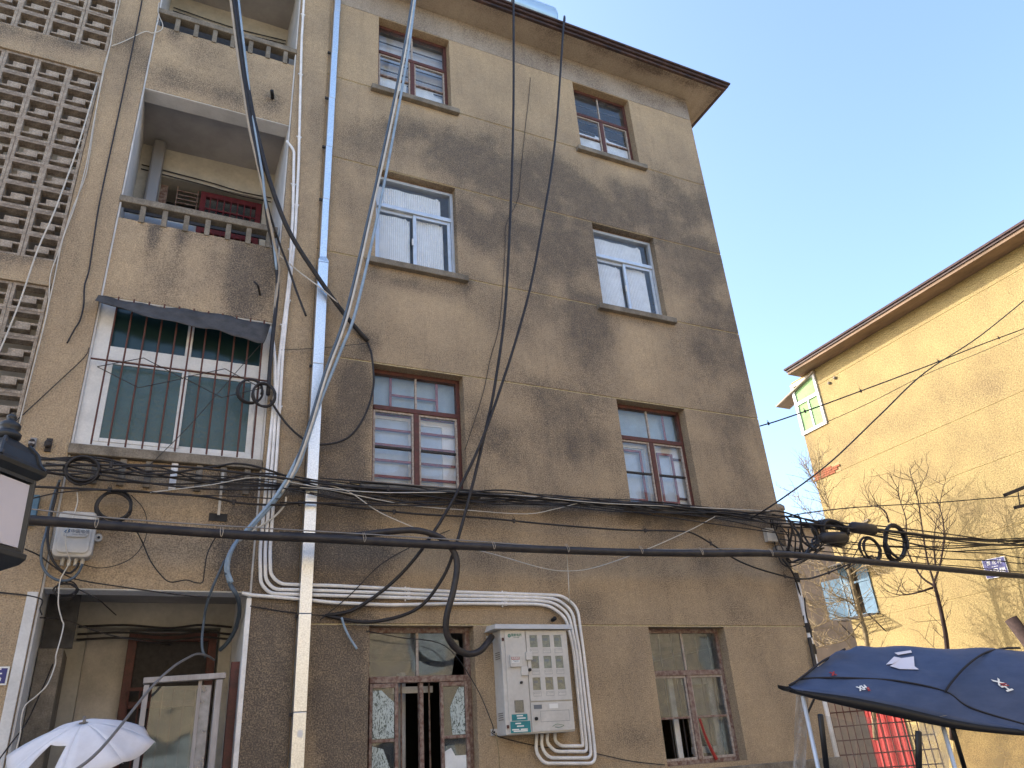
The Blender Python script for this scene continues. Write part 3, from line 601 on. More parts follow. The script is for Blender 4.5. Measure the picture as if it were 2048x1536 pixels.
m = MB(); m.box(RX0+.03, RX1-.03, -.032, -.014, 5.345, 5.357)
G = m.build('security_grille', M['rust'], B)
for k in range(11):
    xx = RX0 + .17 + k * .143
    m = MB(); m.tube([(xx, -.028, 4.47), (xx, -.028, 6.08)], .009, 6); m.build('grille_bar', M['rust'], G)
zc = 5.25
for (a, b) in ((RX0+.1, .1), (.1, RX1-.08)):
    c_ = (a + b) / 2
    for (p, q) in (((a, zc+.01), (c_, zc+.17)), ((c_, zc+.17), (b, zc)), ((a, zc+.01), (c_, zc-.16)), ((c_, zc-.16), (b, zc))):
        m = MB(); m.bar((p[0], -.042, p[1]), (q[0], -.042, q[1]), .006, .007, (0,1,0)); m.build('grille_bar', M['iron'], G)
# breeze block stairwell
def block_mesh():
    W_, H_, t, dpt = .312, .293, .029, .11; m = MB()
    def b(x0, x1, z0, z1, y0=0., y1=dpt): m.box(x0, x1, y0, y1, z0, z1)
    b(0, t, 0, H_); b(W_-t, W_, 0, H_); b(t, W_-t, 0, t); b(t, W_-t, H_-t, H_)
    iw = W_ - 2*t; ih = H_ - 2*t
    cx0, cx1 = t + iw*.26, t + iw*.76; cz0, cz1 = t + ih*.26, t + ih*.60; th = .022
    b(cx0, cx1, cz0, cz1, .012, dpt-.002); b(t, cx0, cz0, cz0 + th, .014, dpt-.004); b(cx1, W_-t, cz1 - th, cz1, .014, dpt-.004)
    me = m.mesh('breeze_block'); me.materials.append(M['breeze']); return me
bme = block_mesh()
rows = [(3.445, 9, 8), (6.385, 9, 8), (9.39, 9, 8)]
for (zb, nr, nc) in rows:
    for r_ in range(nr):
        for c_ in range(nc):
            if zb > 9 and r_ == 0 and c_ == 1: pass
            o = bpy.data.objects.new('breeze_block', bme); o.location = (PX0 - .004 - (c_ + 1) * .315 + random.uniform(-.002, .002), .008 + random.uniform(0, .006), zb + r_ * .2935); link(o, B)
            o.scale = (1, 1, .996)
for (za, zb) in ((3.15, 3.442), (6.09, 6.382), (9.03, 9.387)):
    wall_sheet('stair_band', M['plaster'], B, PX0 - 2.6, PX0 - .002, za, zb, front(-.012), (), (), [(PX0-.6, zb-.06, .35, .12, .7), (PX0-1.2, zb-.1, .25, .1, .5), (PX0-.3, zb-.02, .3, .06, .6)], step=.07, skirt=.14, base=.2, seed=zb)
wall_sheet('stair_wall', M['plaster'], B, PX0 - 2.6, PX0 - .002, 0, 3.149, front(.004), (), (), (), step=.15, base=.15, seed=21.)
m = MB(); m.box(PX0-2.6, PX0-.002, 2.4, 2.45, 0, 12.0); m.build('stair_back_wall', M['cream_dim'], B)
for z in (4.5, 7.4, 10.3): m = MB(); m.box(PX0-2.6, PX0-.01, .15, 2.3, z, z+.12); m.build('stair_landing', M['ceiling'], B)

# ================================================================ yellow building on the right
YX = 18.4
Y = empty('yellow_apartment_building', (YX, 3, 0), 'sunlit yellow stucco apartment block with overhanging eaves across the alley', 'building')
ys = [(2.93,11.491,1.379,0.514,0.1), (6.141,9.358,1.325,0.684,0.25), (4.007,9.344,1.452,0.757,0.4), (2.608,9.261,0.872,0.712,0.35), (7.485,9.257,0.676,0.86,0.35), (4.193,8.002,1.435,0.487,0.3), (3.72,6.26,0.686,0.453,0.6), (5.84,7.75,1.121,0.387,0.25), (4.801,6.324,0.757,0.356,0.35), (6.365,4.89,0.839,0.728,0.15), (8.576,9.674,0.301,0.601,0.6), (2.983,7.54,0.659,0.457,0.3)]
wall_sheet('wall', M['yellow'], Y, -14, 8.66, 0, 12.05, faceX(YX), [(7.66, 8.64, 10.2, 11.96), (7.64, 8.64, 4.55, 5.95)], [11.5, 8.66, 7.33, 5.77, 4.46, 2.9], ys, step=.14, reveal=.3, skirt=.3, base=.12, seed=31.)
m = MB(); m.box(YX+.31, YX+11, -14, 8.64, 0, 12.04); m.build('core', M['grey_wall'], Y)
m = MB(); m.box(YX-.56, YX+11, -14.5, 8.2, 12.055, 12.14); m.build('soffit', M['eave_wood'], Y)
m = MB(); m.box(YX-.60, YX-.50, -14.5, 8.22, 12.143, 12.20); m.box(YX-.5, YX+11, 8.12, 8.22, 12.143, 12.20); m.build('gutter', M['gutter'], Y)
m = MB(); m.box(YX-.64, YX+11.1, -14.5, 8.25, 12.203, 12.26); m.build('roof_edge', M['roof'], Y)
m = MB(); m.add([(YX-.55,-14.5,12.27),(YX+11,-14.5,12.27),(YX+11,8.2,12.27),(YX-.55,8.2,12.27),(YX+5,-9,14),(YX+5,4,14)], [(0,1,4),(1,2,5,4),(2,3,5),(3,0,4,5)]); m.build('roof', M['roof'], Y)
# enclosed top balcony with green glass
m = MB(); xx = YX - .02
m.box(xx-.03, xx+.04, 7.66, 7.74, 10.2, 11.96); m.box(xx-.03, xx+.04, 8.58, 8.68, 10.2, 11.96); m.box(xx-.03, xx+.04, 7.741, 8.579, 10.2, 10.29); m.box(xx-.03, xx+.04, 7.741, 8.579, 11.86, 11.96); m.box(xx-.03, xx+.04, 7.741, 8.579, 11.2, 11.30); m.box(xx-.02, xx+.04, 8.12, 8.17, 10.291, 11.199)
SW = m.build('window', M['pvc'], Y); SW['label'] = 'white framed pale green balcony window under the eaves'
for (a, b, c_, d) in ((7.741, 8.119, 10.291, 11.199), (8.171, 8.579, 10.291, 11.199), (7.741, 8.579, 11.301, 11.859)):
    m = MB(); m.box(xx+.01, xx+.016, a, b, c_, d); m.build('pane', M['green_sun'], SW)
m = MB(); m.add([(xx-.1,7.6,11.98),(xx-.1,9.4,11.55),(xx+.5,9.4,11.55),(xx+.5,7.6,11.98),(xx-.1,7.6,11.93),(xx-.1,9.4,11.5),(xx+.5,9.4,11.5),(xx+.5,7.6,11.93)], [(0,1,2,3),(7,6,5,4),(0,4,5,1),(1,5,6,2),(2,6,7,3),(3,7,4,0)]); m.build('balcony_awning', M['grey_wall'], SW)
# blue shuttered lower balcony
m = MB(); m.box(xx-.02, xx+.04, 7.64, 7.70, 4.55, 5.95); m.box(xx-.02, xx+.04, 8.60, 8.66, 4.55, 5.95); m.box(xx-.02, xx+.04, 7.701, 8.599, 5.88, 5.95); m.box(xx-.02, xx+.04, 7.701, 8.599, 4.55, 4.61); m.box(xx-.02, xx+.04, 7.701, 8.599, 5.45, 5.50)
BW = m.build('window', M['blueboard'], Y); BW['label'] = 'blue painted balcony window standing half open behind the twigs'
for (a, b) in ((7.701, 8.05), (8.38, 8.599)):
    m = MB(); m.box(xx, xx+.02, a, b, 4.611, 5.449); m.box(xx, xx+.02, a, b, 5.501, 5.879); m.build('shutter_board', M['blueboard'], BW)
for (p, q) in (((xx-.0, 8.62), (xx-.15, 9.25)), ):
    m = MB(); m.poly([(p[0], p[1], 4.6), (q[0], q[1], 4.6), (q[0], q[1], 5.7), (p[0], p[1], 5.7)], (.03,.0,0)); m.build('open_shutter', M['blueboard'], BW)
m = MB(); m.poly([(xx-.02, 7.3, 6.0), (xx-.55, 7.4, 5.95), (xx-.55, 9.0, 5.95), (xx-.02, 9.0, 6.0)], (0,0,.04)); m.build('rain_hood', M['tarp'], BW)
# flower rack below it
m = MB()
for z in (4.5,): 
    m.bar((YX-.02, 7.6, z), (YX-.5, 7.6, z), .03, .03); m.bar((YX-.02, 8.7, z), (YX-.5, 8.7, z), .03, .03); m.bar((YX-.5, 7.6, z), (YX-.5, 8.7, z), .03, .03)
m.bar((YX-.5, 7.6, 4.5), (YX-.01, 7.6, 4.05), .025, .025); m.bar((YX-.5, 8.7, 4.5), (YX-.01, 8.7, 4.05), .025, .025)
for k in range(4): m.bar((YX-.1-.09*k, 7.6, 4.51), (YX-.1-.09*k, 8.7, 4.51), .02, .02)
m.build('flower_rack', M['iron'], Y)
# patch of bare bricks at the corner
m = MB(); m.box(YX-.006, YX-.001, 7.62, 8.67, 8.66, 8.94); m.build('mortar_patch', M['mortar'], Y)
bk = MB(); bk.box(-.02, 0, -.105, .105, -.028, .028); bmk = bk.mesh('brick'); bmk.materials.append(M['brick'])
for r_ in range(4):
    for c_ in range(5):
        yy = 7.73 + c_ * .222 + (.1 if r_ % 2 else 0)
        if yy > 8.62 or (r_ in (0, 3) and c_ == 0): continue
        o = bpy.data.objects.new('brick', bmk); o.location = (YX - .006 - random.uniform(0, .008), yy, 8.70 + r_ * .066); link(o, Y)
for (yy, zz) in ((7.2, 11.36), (6.95, 11.42)):
    m = MB(); m.lathe([(.05,0),(.05,-.05),(.02,-.07)], (YX, yy, zz), 10, 'X'); m.build('pipe_stub', M['concrete'], Y)
m = MB(); m.bar((YX-.03, 7.15, 7.02), (YX-.03, 8.3, 6.75), .05, .06); m.build('lintel_board', M['concrete'], Y)
# ground floor red curtain door and rough wall base
m = MB(); n = 26
for i in range(n + 1):
    yy = 7.75 + 1.2 * i / n; m.v += [(YX-.05 + .025 * math.sin(i*1.7), yy, .3), (YX-.05 + .025 * math.sin(i*1.7 + .4), yy, 2.75)]
for i in range(n): m.f.append((2*i, 2*i+2, 2*i+3, 2*i+1))
m.build('red_curtain', M['red'], Y)

# grey building closing the alley
GB = empty('grey_building', (20, 15, 0), 'low grey rendered building in shade closing the alley', 'building')
m = MB(); m.box(19.6, 40, 14, 22, 0, 8.9); m.build('wall', M['grey_wall'], GB)
m = MB(); m.box(19.5, 40.2, 13.7, 22.2, 8.903, 9.05); m.build('roof_slab', M['concrete'], GB)
m = MB(); m.box(24.2, 26.2, 13.9, 15, 9.053, 9.3); m.build('tile_coping', M['brick'], GB)
m = MB(); m.lathe([(.25,0),(.25,.75),(.31,.76),(.31,.9),(.2,1.0)], (22.6, 14.6, 9.05), 14); m.build('roof_vent', M['concrete'], GB, True)
m = MB(); m.box(25.1, 26.0, 13.93, 13.998, 3.4, 4.6); gw = m.build('window', M['dark'], GB)
for k in range(5): m = MB(); m.box(25.15+k*.2, 25.18+k*.2, 13.86, 13.9, 3.4, 4.6); m.build('guard_bar', M['whitewash'], gw)
m = MB(); m.box(25.0, 26.1, 13.84, 13.95, 4.62, 4.7); m.build('lintel', M['concrete'], gw)
o = MB(); o.lathe([(.03,-.2),(.18,-.14),(.22,0),(.18,.14),(.03,.2)], (25.5, 13.7, 5.0), 14)
tag(o.build('red_lantern', M['red'], None, True), 'round red paper lantern hanging on the grey wall behind twigs', 'lantern')

# building across the street, behind the viewer (its sunlit face shows in the metal trunking and panes)
OB = empty('cream_building', (2, -18, 0), 'sunlit cream building across the street mirrored in the metal trunking', 'building')
wall_sheet('wall', M['opposite'], OB, -26, 30, 0, 10.6, lambda u, v, d: (u, -17 - d, v), [(x, x+1.5, z, z+1.5) for x in range(-24, 29, 4) for z in (1.2, 4.2, 7.3)], (), (), step=1.2, reveal=.2, skirt=8, wob=0)
m = MB(); m.box(-26.5, 30.5, -25.5, -16.4, 10.61, 10.85); m.build('roof_slab', M['roof'], OB)
for x in range(-24, 29, 4):
    for z in (1.2, 4.2, 7.3):
        m = MB(); m.box(x+.002, x+1.498, -17.19, -17.17, z+.002, z+1.498); m.build('window', M['frost_grey'], OB)

# ================================================================ things fixed to the facade
# metal trunking down the pilaster
T = empty('metal_trunking', (1.42, 0, 0), 'shiny galvanised vertical cable trunking running down beside the pilaster', 'trunking')
def trunk(x0, x1, z0, z1, d): 
    m = MB(); m.box(x0, x1, -.012-d, -.002, z0, z1); return m.build('trunk_section', M['galv'], T, bevel=.004)
zs = [7.02, 7.9, 8.75, 9.6, 10.45, 11.3, 12.08]
for a, b in zip(zs, zs[1:]): trunk(1.375 + (a-7)*.004, 1.455 + (a-7)*.004, a+.002, b-.002, .07)
zs = [0.0, 1.2, 2.1, 2.95, 4.17, 5.6, 6.94]
for a, b in zip(zs, zs[1:]): trunk(1.36, 1.475, a+.002, b-.002, .10)
m = MB(); m.poly([(1.36,-.112,6.942),(1.475,-.112,6.942),(1.475,-.112,6.97),(1.45,-.09,7.03),(1.385,-.09,7.03),(1.36,-.112,6.97)], (0,.05,0)); m.build('trunk_reducer', M['galv'], T)
for z in (1.2, 2.1, 2.95, 4.17, 5.6, 7.9, 8.75, 9.6, 10.45):
    m = MB(); m.box(1.335, 1.36 if z < 7 else 1.378, -.07, -.045, z-.03, z); m.build('clip', M['iron'], T)
m = MB(); m.poly([(1.40,-.114,1.90),(1.445,-.114,1.89),(1.45,-.114,1.95),(1.41,-.114,1.96)], (0,.001,0)); m.build('paper_sticker', M['white'], T)
# roof tank
RT = empty('solar_water_tank', (4.5, .5, 12.5), 'pale blue solar water tank on the roof edge above the gutter', 'water tank')
m = MB(); m.lathe([(.19,-1.6),(.25,-1.55),(.25,.52),(.2,.58)], (4.55, .05, 12.92), 22, 'X'); m.build('tank', M['tank'], RT, True)
m = MB()
for xx in (3.3, 4.9): m.bar((xx, .0, 12.3), (xx, .05, 12.8), .05, .05); m.bar((xx, .6, 12.5), (xx, .05, 12.8), .05, .05)
m.build('stand', M['steel'], RT)

# conduits
def conduit(name, label, pts, r=.018, clips=()):
    # polyline with rounded corners
    P = [Vector(p) for p in pts]; out = [P[0]]
    for i in range(1, len(P) - 1):
        a = (P[i-1] - P[i]); b = (P[i+1] - P[i]); l = min(.09, a.length*.45, b.length*.45); a.normalize(); b.normalize()
        for k in range(7):
            t = k / 6; out.append((P[i] + a*l) * (1-t)**2 + P[i] * 2*t*(1-t) + (P[i] + b*l) * t*t)
    out.append(P[-1]); c = Vector(pts[len(pts)//2])
    o = empty(name, pts[-1], label, 'conduit', 'white conduits feeding the meter box')
    m = MB(); m.tube(out, r, 9); m.build('pipe', M['pipe'], o, True)
    L = 0; nxt = .5
    for a, b in zip(P, P[1:]):
        d = (b - a); n = int(d.length / .9)
        for k in range(n):
            q = a + d * ((k + .6) / max(n, 1)); u = d.normalized() * .016
            m = MB(); m.tube([q - u, q + u], r * 1.25, 9); m.build('coupling', M['pipe'], o)
            s = Vector((0,1,0)).cross(u).normalized() * (r + .014)
            m = MB(); m.bar(q - s - u*2 + Vector((0,.012,0)), q + s - u*2 + Vector((0,.012,0)), .012, .014); m.build('clip', M['pipe'], o)
    return o
conduit('conduit', 'outermost white conduit, running longest up the pilaster', [(0.917,-0.05,13.446),(0.962,-0.05,11.745),(0.98,-0.05,10.525),(1.063,-0.05,8.347),(1.083,-0.05,7.283),(1.045,-0.05,5.734),(1.061,-0.05,4.576),(1.064,-0.05,3.895),(1.065,-0.05,3.55),(1.087,-0.05,3.312),(1.18,-0.05,3.23),(1.366,-0.05,3.226),(1.662,-0.05,3.228),(2.97,-0.05,3.195),(3.895,-0.05,3.188),(4.216,-0.05,3.184),(4.392,-0.05,3.057),(4.412,-0.05,2.604),(4.426,-0.05,1.71),(4.423,-0.05,1.507),(3.831,-0.05,1.544),(3.751,-0.05,1.646),(3.772,-0.05,1.812)], .0168)
conduit('conduit', 'second white conduit, starting beside the balcony ceiling', [(0.897,-0.05,8.682),(0.995,-0.05,8.568),(1.038,-0.05,7.64),(1.053,-0.05,6.644),(1.012,-0.05,5.606),(1.022,-0.05,4.571),(1.022,-0.05,3.892),(1.019,-0.05,3.547),(1.045,-0.05,3.264),(1.128,-0.05,3.178),(1.369,-0.05,3.179),(1.664,-0.05,3.176),(2.969,-0.05,3.159),(3.892,-0.05,3.156),(4.15,-0.05,3.145),(4.324,-0.05,3.018),(4.362,-0.05,2.604),(4.379,-0.05,1.713),(4.377,-0.05,1.56),(3.891,-0.05,1.589),(3.816,-0.05,1.687),(3.833,-0.05,1.809)], .0168)
conduit('conduit', 'third white conduit, starting beside the middle balcony window', [(0.924,-0.05,5.887),(0.971,-0.05,5.599),(0.995,-0.05,5.245),(0.983,-0.05,4.567),(0.98,-0.05,3.889),(0.973,-0.05,3.545),(1.003,-0.05,3.226),(1.095,-0.05,3.14),(1.371,-0.05,3.136),(1.665,-0.05,3.133),(2.968,-0.05,3.121),(3.889,-0.05,3.124),(4.102,-0.05,3.106),(4.276,-0.05,2.986),(4.325,-0.05,2.604),(4.332,-0.05,1.715),(4.332,-0.05,1.622),(3.964,-0.05,1.643),(3.882,-0.05,1.725),(3.896,-0.05,1.811)], .0168)
conduit('conduit', 'lowest white conduit, leaving the ground floor recess', [(0.845,-0.05,3.139),(0.917,-0.05,3.123),(1.373,-0.05,3.095),(1.668,-0.05,3.067),(2.253,-0.05,3.052),(2.966,-0.05,3.078),(3.886,-0.05,3.087),(4.049,-0.05,3.068),(4.234,-0.05,2.948),(4.288,-0.05,2.605),(4.291,-0.05,1.717),(4.292,-0.05,1.675),(4.038,-0.05,1.689),(3.974,-0.05,1.738),(3.982,-0.05,1.811)], .0168)

# electric meter box
X0, X1, Z0, Z1, YF = 3.365, 4.125, 1.812, 2.79, -.21
MBX = empty('meter_box', (3.74, 0, Z0), 'off-white electricity meter box with nine meter windows on the facade', 'meter box')
m = MB(); m.box(X0, X1, YF, -.002, Z0, Z1); m.build('body', M['boxpaint'], MBX, bevel=.006)
m = MB(); m.add([(X0-.09,YF-.06,Z1+.003),(X1+.06,YF-.06,Z1+.003),(X1+.06,-.004,Z1+.003),(X0-.09,-.004,Z1+.003),(X0-.06,YF-.02,Z1+.055),(X1+.05,YF-.02,Z1+.055),(X1+.05,-.004,Z1+.07),(X0-.06,-.004,Z1+.07)], [(0,3,2,1),(4,5,6,7),(0,1,5,4),(1,2,6,5),(2,3,7,6),(3,0,4,7)]); m.build('hood', M['boxpaint'], MBX, bevel=.004)
def U(u): return X0 + (X1 - X0) * u
def Vv(v): return Z1 - (Z1 - Z0) * v
def plate(name, mt, u0, u1, v0, v1, d0, d1, par=None, bev=0): 
    m = MB(); m.box(U(u0), U(u1), YF-d1, YF-d0, Vv(v1), Vv(v0)); return m.build(name, mt, par or MBX, bevel=bev)
wins = [(u, v) for v in (.115, .325, .535) for u in (.475, .665, .845)]
d1 = plate('left_door', M['boxpaint'], .05, .355, .012, .99, .0005, .012, bev=.003)
# upper right door built round its nine openings
hl = [(U(u-.055), U(u+.062), Vv(v+.062), Vv(v-.060)) for (u, v) in wins]
d2 = wall_sheet('meter_door', M['boxpaint'], MBX, U(.37), U(.995), Vv(.70), Vv(.012), lambda a, b, d: (a, YF-.014+d, b), hl, (), (), step=.2, reveal=.012, skirt=.0135, wob=0)
d3 = plate('lower_door', M['boxpaint'], .37, .995, .712, .985, .0005, .012, bev=.003)
for (u, v) in wins:
    plate('meter_face', M['plate'], u-.055, u+.062, v-.060, v+.062, .0003, .002, d2)
    plate('meter_display', M['ink'], u-.035, u+.03, v-.03, v-.005, .0021, .0035, d2)
    plate('meter_glass', M['glass'], u-.055, u+.062, v-.060, v+.062, .010, .0115, d2)
    for (a, b, c_, dd) in ((u-.055, u+.062, v+.078, v+.0805), (u-.055, u+.062, v+.118, v+.1205), (u-.055, u-.052, v+.081, v+.1175), (u+.059, u+.062, v+.081, v+.1175), (u-.045, u-.03, v+.090, v+.094), (u-.02, u+.05, v+.090, v+.0925)): plate('name_slot', M['ink'], a, b, c_, dd, .0142, .0147, d2)
plate('notice_box', M['boxpaint'], .10, .27, .255, .37, .0122, .035, d1, .003)
plate('red_notice', M['red'], .12, .235, .275, .30, .0351, .0356, d1); plate('notice', M['white'], .12, .235, .301, .33, .0351, .0356, d1)
text('有电危险', .020, M['white'], d1, facing_y(U(.1775), YF-.0362, Vv(.2875)), bold=.0004); text('严禁打开', .017, M['logo_blue'], d1, facing_y(U(.1775), YF-.0362, Vv(.316)))
plate('hasp_cover', M['boxpaint'], .335, .43, .225, .305, .015, .04, d2, .004); plate('hasp_cover', M['boxpaint'], .255, .355, .37, .455, .0125, .035, d1, .004)
for (u, v, r_) in ((.385, .40, .016), (.25, .52, .013), (.43, .865, .016)):
    m = MB(); m.lathe([(r_,-.032),(r_,-.012)], (U(u), YF, Vv(v)), 12, 'Y'); m.build('lock', M['blackplastic'], MBX)
plate('view_port', M['boxshade'], .135, .265, .685, .80, .0122, .016, d1); plate('view_glass', M['dusty'], .14, .26, .69, .795, .0165, .0175, d1)
plate('green_sticker', M['teal'], .085, .31, .815, .875, .0122, .013, d1); plate('green_sticker', M['teal'], .06, .345, .88, .985, .0122, .0135, d1)
for (u, v, wd) in ((.2, .83, .09), (.22, .853, .12), (.17, .90, .08), (.2, .925, .10), (.13, .955, .1), (.25, .955, .1), (.2, .97, .2)):
    plate('sticker_print', M['white'], u-wd/2, u+wd/2, v-.006, v+.006, .0136, .0140, d1)
text('国家电网', .030, M['logo_green'], d1, facing_y(U(.225), YF-.0126, Vv(.055)), bold=.0004); text('STATE GRID', .012, M['logo_green'], d1, facing_y(U(.225), YF-.0126, Vv(.078)))
m = MB(); m.lathe([(.018,-.0128),(.018,-.0121)], (U(.12), YF, Vv(.06)), 18, 'Y'); m.build('round_emblem', M['logo_green'], d1)
m = MB()
for k in (-.008, 0, .008): m.box(U(.12)-.014+abs(k), U(.12)+.014-abs(k), YF-.0134, YF-.0129, Vv(.06)+k-.001, Vv(.06)+k+.001)
m.build('emblem_lines', M['white'], d1)
plate('name_plate', M['ink'], .41, .53, .735, .775, .0122, .013, d3); plate('paper_label', M['white'], .64, .77, .73, .775, .0122, .013, d3)
for (a, b, c_, dd) in ((.50, .93, .795, .798), (.50, .93, .895, .898), (.50, .503, .7985, .8945), (.927, .93, .7985, .8945)): plate('panel_line', M['ink'], a, b, c_, dd, .0122, .0128, d3)
m = MB(); m.tube(catmull([(U(.66)+.0, YF-.0135, Vv(.945)), (U(.72), YF-.0135, Vv(.925)), (U(.78), YF-.0135, Vv(.93)), (U(.83), YF-.0135, Vv(.94)), (U(.76), YF-.0135, Vv(.955)), (U(.70), YF-.0135, Vv(.95))]), .0022, 4); m.build('maker_mark', M['logo_green'], d3)
for v in (.09, .92): m = MB(); m.box(U(.015), U(.04), YF-.012, YF-.0002, Vv(v+.02), Vv(v-.01)); m.build('hinge', M['rust'], MBX)
for v in (.22, .24, .26, .28, .80, .82, .84, .86): m = MB(); m.box(X0-.004, X0+.002, -.17, -.06, Vv(v), Vv(v)+.008); m.build('vent_louvre', M['boxshade'], MBX)
for v in (.06, .96): m = MB(); m.box(X0-.07, X0-.001, -.014, -.002, Vv(v)-.03, Vv(v)+.03); m.build('fixing_lug', M['boxpaint'], MBX); m = MB(); m.lathe([(.011,-.02),(.011,-.0145)], (X0-.04, 0, Vv(v)), 8, 'Y'); m.build('bolt', M['blackplastic'], MBX)

# telecom junction box
tx0, tx1, tz0, tz1 = -.735, -.43, 3.40, 3.80
TB = empty('telecom_box', (-.58, 0, tz0), 'white plastic telecom junction box with logo, below the left cable coil', 'junction box')
def rrect(x0, x1, z0, z1, r, n=5):
    out = []
    for cx, cz, a0 in ((x1-r, z1-r, 0), (x0+r, z1-r, 90), (x0+r, z0+r, 180), (x1-r, z0+r, 270)):
        for k in range(n + 1): a = R(a0 + 90*k/n); out.append((cx + r*math.cos(a), cz + r*math.sin(a)))
    return out
m = MB(); m.poly([(a, -.12, b) for a, b in rrect(tx0, tx1, tz0, tz1, .05)], (0,.147,0)); m.build('case', M['plastic'], TB, bevel=.012)
m = MB(); m.poly([(a, -.135, b) for a, b in rrect(tx0+.03, tx1-.03, tz0+.03, tz1-.03, .04)], (0,.0145,0)); cv = m.build('cover', M['plastic'], TB, bevel=.008)
m = MB(); m.poly([(a, -.150, b) for a, b in rrect(tx0+.06, tx1-.05, 3.565, 3.64, .03)], (0,.0145,0)); cv2 = m.build('logo_panel', M['plastic'], TB, bevel=.006)
text('中国电信', .036, M['ink'], cv2, facing_y(-.545, -.1512, 3.612), bold=.0005); text('CHINA TELECOM', .014, M['ink'], cv2, facing_y(-.55, -.1512, 3.585))
m = MB(); m.tube(catmull([(-.665,-.1515,3.605),(-.645,-.1515,3.622),(-.628,-.1515,3.608),(-.655,-.1515,3.598)]), .004, 5); m.tube([(-.655,-.1515,3.595),(-.625,-.1515,3.63)], .004, 5); m.build('emblem', M['logo_blue'], cv2)
m = MB(); m.poly([(a, -.05, b) for a, b in rrect(tx1-.01, tx1+.055, 3.56, 3.63, .03)], (0,.03,0)); lg = m.build('lug', M['plastic'], TB, bevel=.005)
m = MB(); m.lathe([(.012,-.058),(.012,-.0505)], (tx1+.028, 0, 3.595), 10, 'Y'); m.build('bolt', M['blackplastic'], lg)
for k in range(4): m = MB(); m.lathe([(.016,-.06),(.016,-.001),(.02,0)], (tx0+.09+k*.05, -.05, tz0), 10); m.build('gland', M['plastic'], TB)
for k in range(9): m = MB(); m.box(tx0-.012, tx0, -.09, -.075, tz0+.06+k*.026, tz0+.075+k*.026); m.build('hinge_tooth', M['plastic'], TB)
m = MB(); 
bx = (-0.97,-0.05,3.843); m.box(bx[0]-.05, bx[0]+.06, -.07, .0, bx[2]-.16, bx[2]+.1)
BBX = m.build('blue_junction_box', M['blueboard'], None, bevel=.006); tag(BBX, 'small blue junction box on the wall behind the street lantern', 'junction box')
m = MB(); q = (7.454,0,4.036); m.box(q[0]-.085, q[0]+.08, -.07, .0, q[2]-.09, q[2]+.09); o = m.build('white_junction_box', M['plastic'], None, bevel=.006); tag(o, 'small white junction box on the facade by its right corner', 'junction box')
# wall vent hole with string
m = MB(); q = (0.575,-0,3.858); m.box(q[0]-.085, q[0]+.08, .018, .024, q[2]-.035, q[2]+.04); m.build('vent_hole', M['blackplastic'], B)
for i, (px_, lab) in enumerate((((-1.059,-0,4.436), 'left of the two small insulator brackets above the lantern'), ((-0.935,0,4.445), 'right of the two small insulator brackets above the lantern'))):
    m = MB(); m.box(px_[0]-.025, px_[0]+.025, -.02, -.002, px_[2]-.08, px_[2]+.05); m.box(px_[0]-.03, px_[0]+.02, -.07, -.021, px_[2]-.03, px_[2]-.005)
    o = m.build('insulator_bracket', M['steel'] if i == 0 else M['iron'], None, bevel=.003); tag(o, lab, 'bracket', 'insulator brackets above the lantern')
    m = MB(); m.lathe([(.02,-.05),(.028,-.03),(.016,-.015),(.028,0),(.016,.02)], (px_[0]-.005, -.05, px_[2]), 10); m.build('insulator', M['iron'], o, True)
# stub pipes and small fittings in the facade
for (q, lab) in (((4.098,0,2.929), 'short black pipe stub poking from the facade above the meter box'), ((0.69,0.028,9.404), 'black pipe stub in the upper balcony parapet')):
    m = MB(); m.tube([(q[0]-.03, -.10, q[2]+.0), (q[0], .02, q[2])], .022, 10); o = m.build('pipe_stub', M['blackplastic'], None, True); tag(o, lab, 'pipe')
m = MB(); m.tube(catmull([(0.673,-0.12,6.494),(0.719,-0.12,6.445),(0.764,0.03,6.43)]), .012, 7); tag(m.build('pipe_stub', M['black'], None, True), 'short bent black hose stub in the lower balcony parapet', 'pipe')

# tarp over the middle window
TP = MB(); n = 22; k2 = 5
top = catmull([(-0.788,-0.03,6.063),(-0.308,-0.03,6.043),(0.271,-0.03,6.068),(0.896,-0.03,6.032)], 8); bot = catmull([(-0.792,-0.17,5.929),(-0.494,-0.17,5.862),(-0.144,-0.17,5.814),(0.189,-0.17,5.794),(0.433,-0.17,5.78),(0.636,-0.17,5.733),(0.824,-0.17,5.718)], 5)
def rs(P, n): 
    out = []; 
    for i in range(n): 
        t = i / (n - 1) * (len(P) - 1); a = int(min(t, len(P) - 2)); out.append(P[a].lerp(P[a+1], t - a))
    return out
top = rs(top, n); bot = rs(bot, n)
for i in range(n):
    for j in range(k2):
        t = j / (k2 - 1); p = top[i].lerp(bot[i], t); p.z += -.03 * math.sin(t * math.pi) + .01 * math.sin(i * 1.3 + j); TP.v.append(tuple(p))
for i in range(n - 1):
    for j in range(k2 - 1): TP.f.append((i*k2+j, (i+1)*k2+j, (i+1)*k2+j+1, i*k2+j+1))
o = TP.build('tarp_awning', M['tarp'], None, True); tag(o, 'sagging grey tarp tied over the green balcony window', 'awning')
s = o.modifiers.new('thick', 'SOLIDIFY'); s.thickness = .006

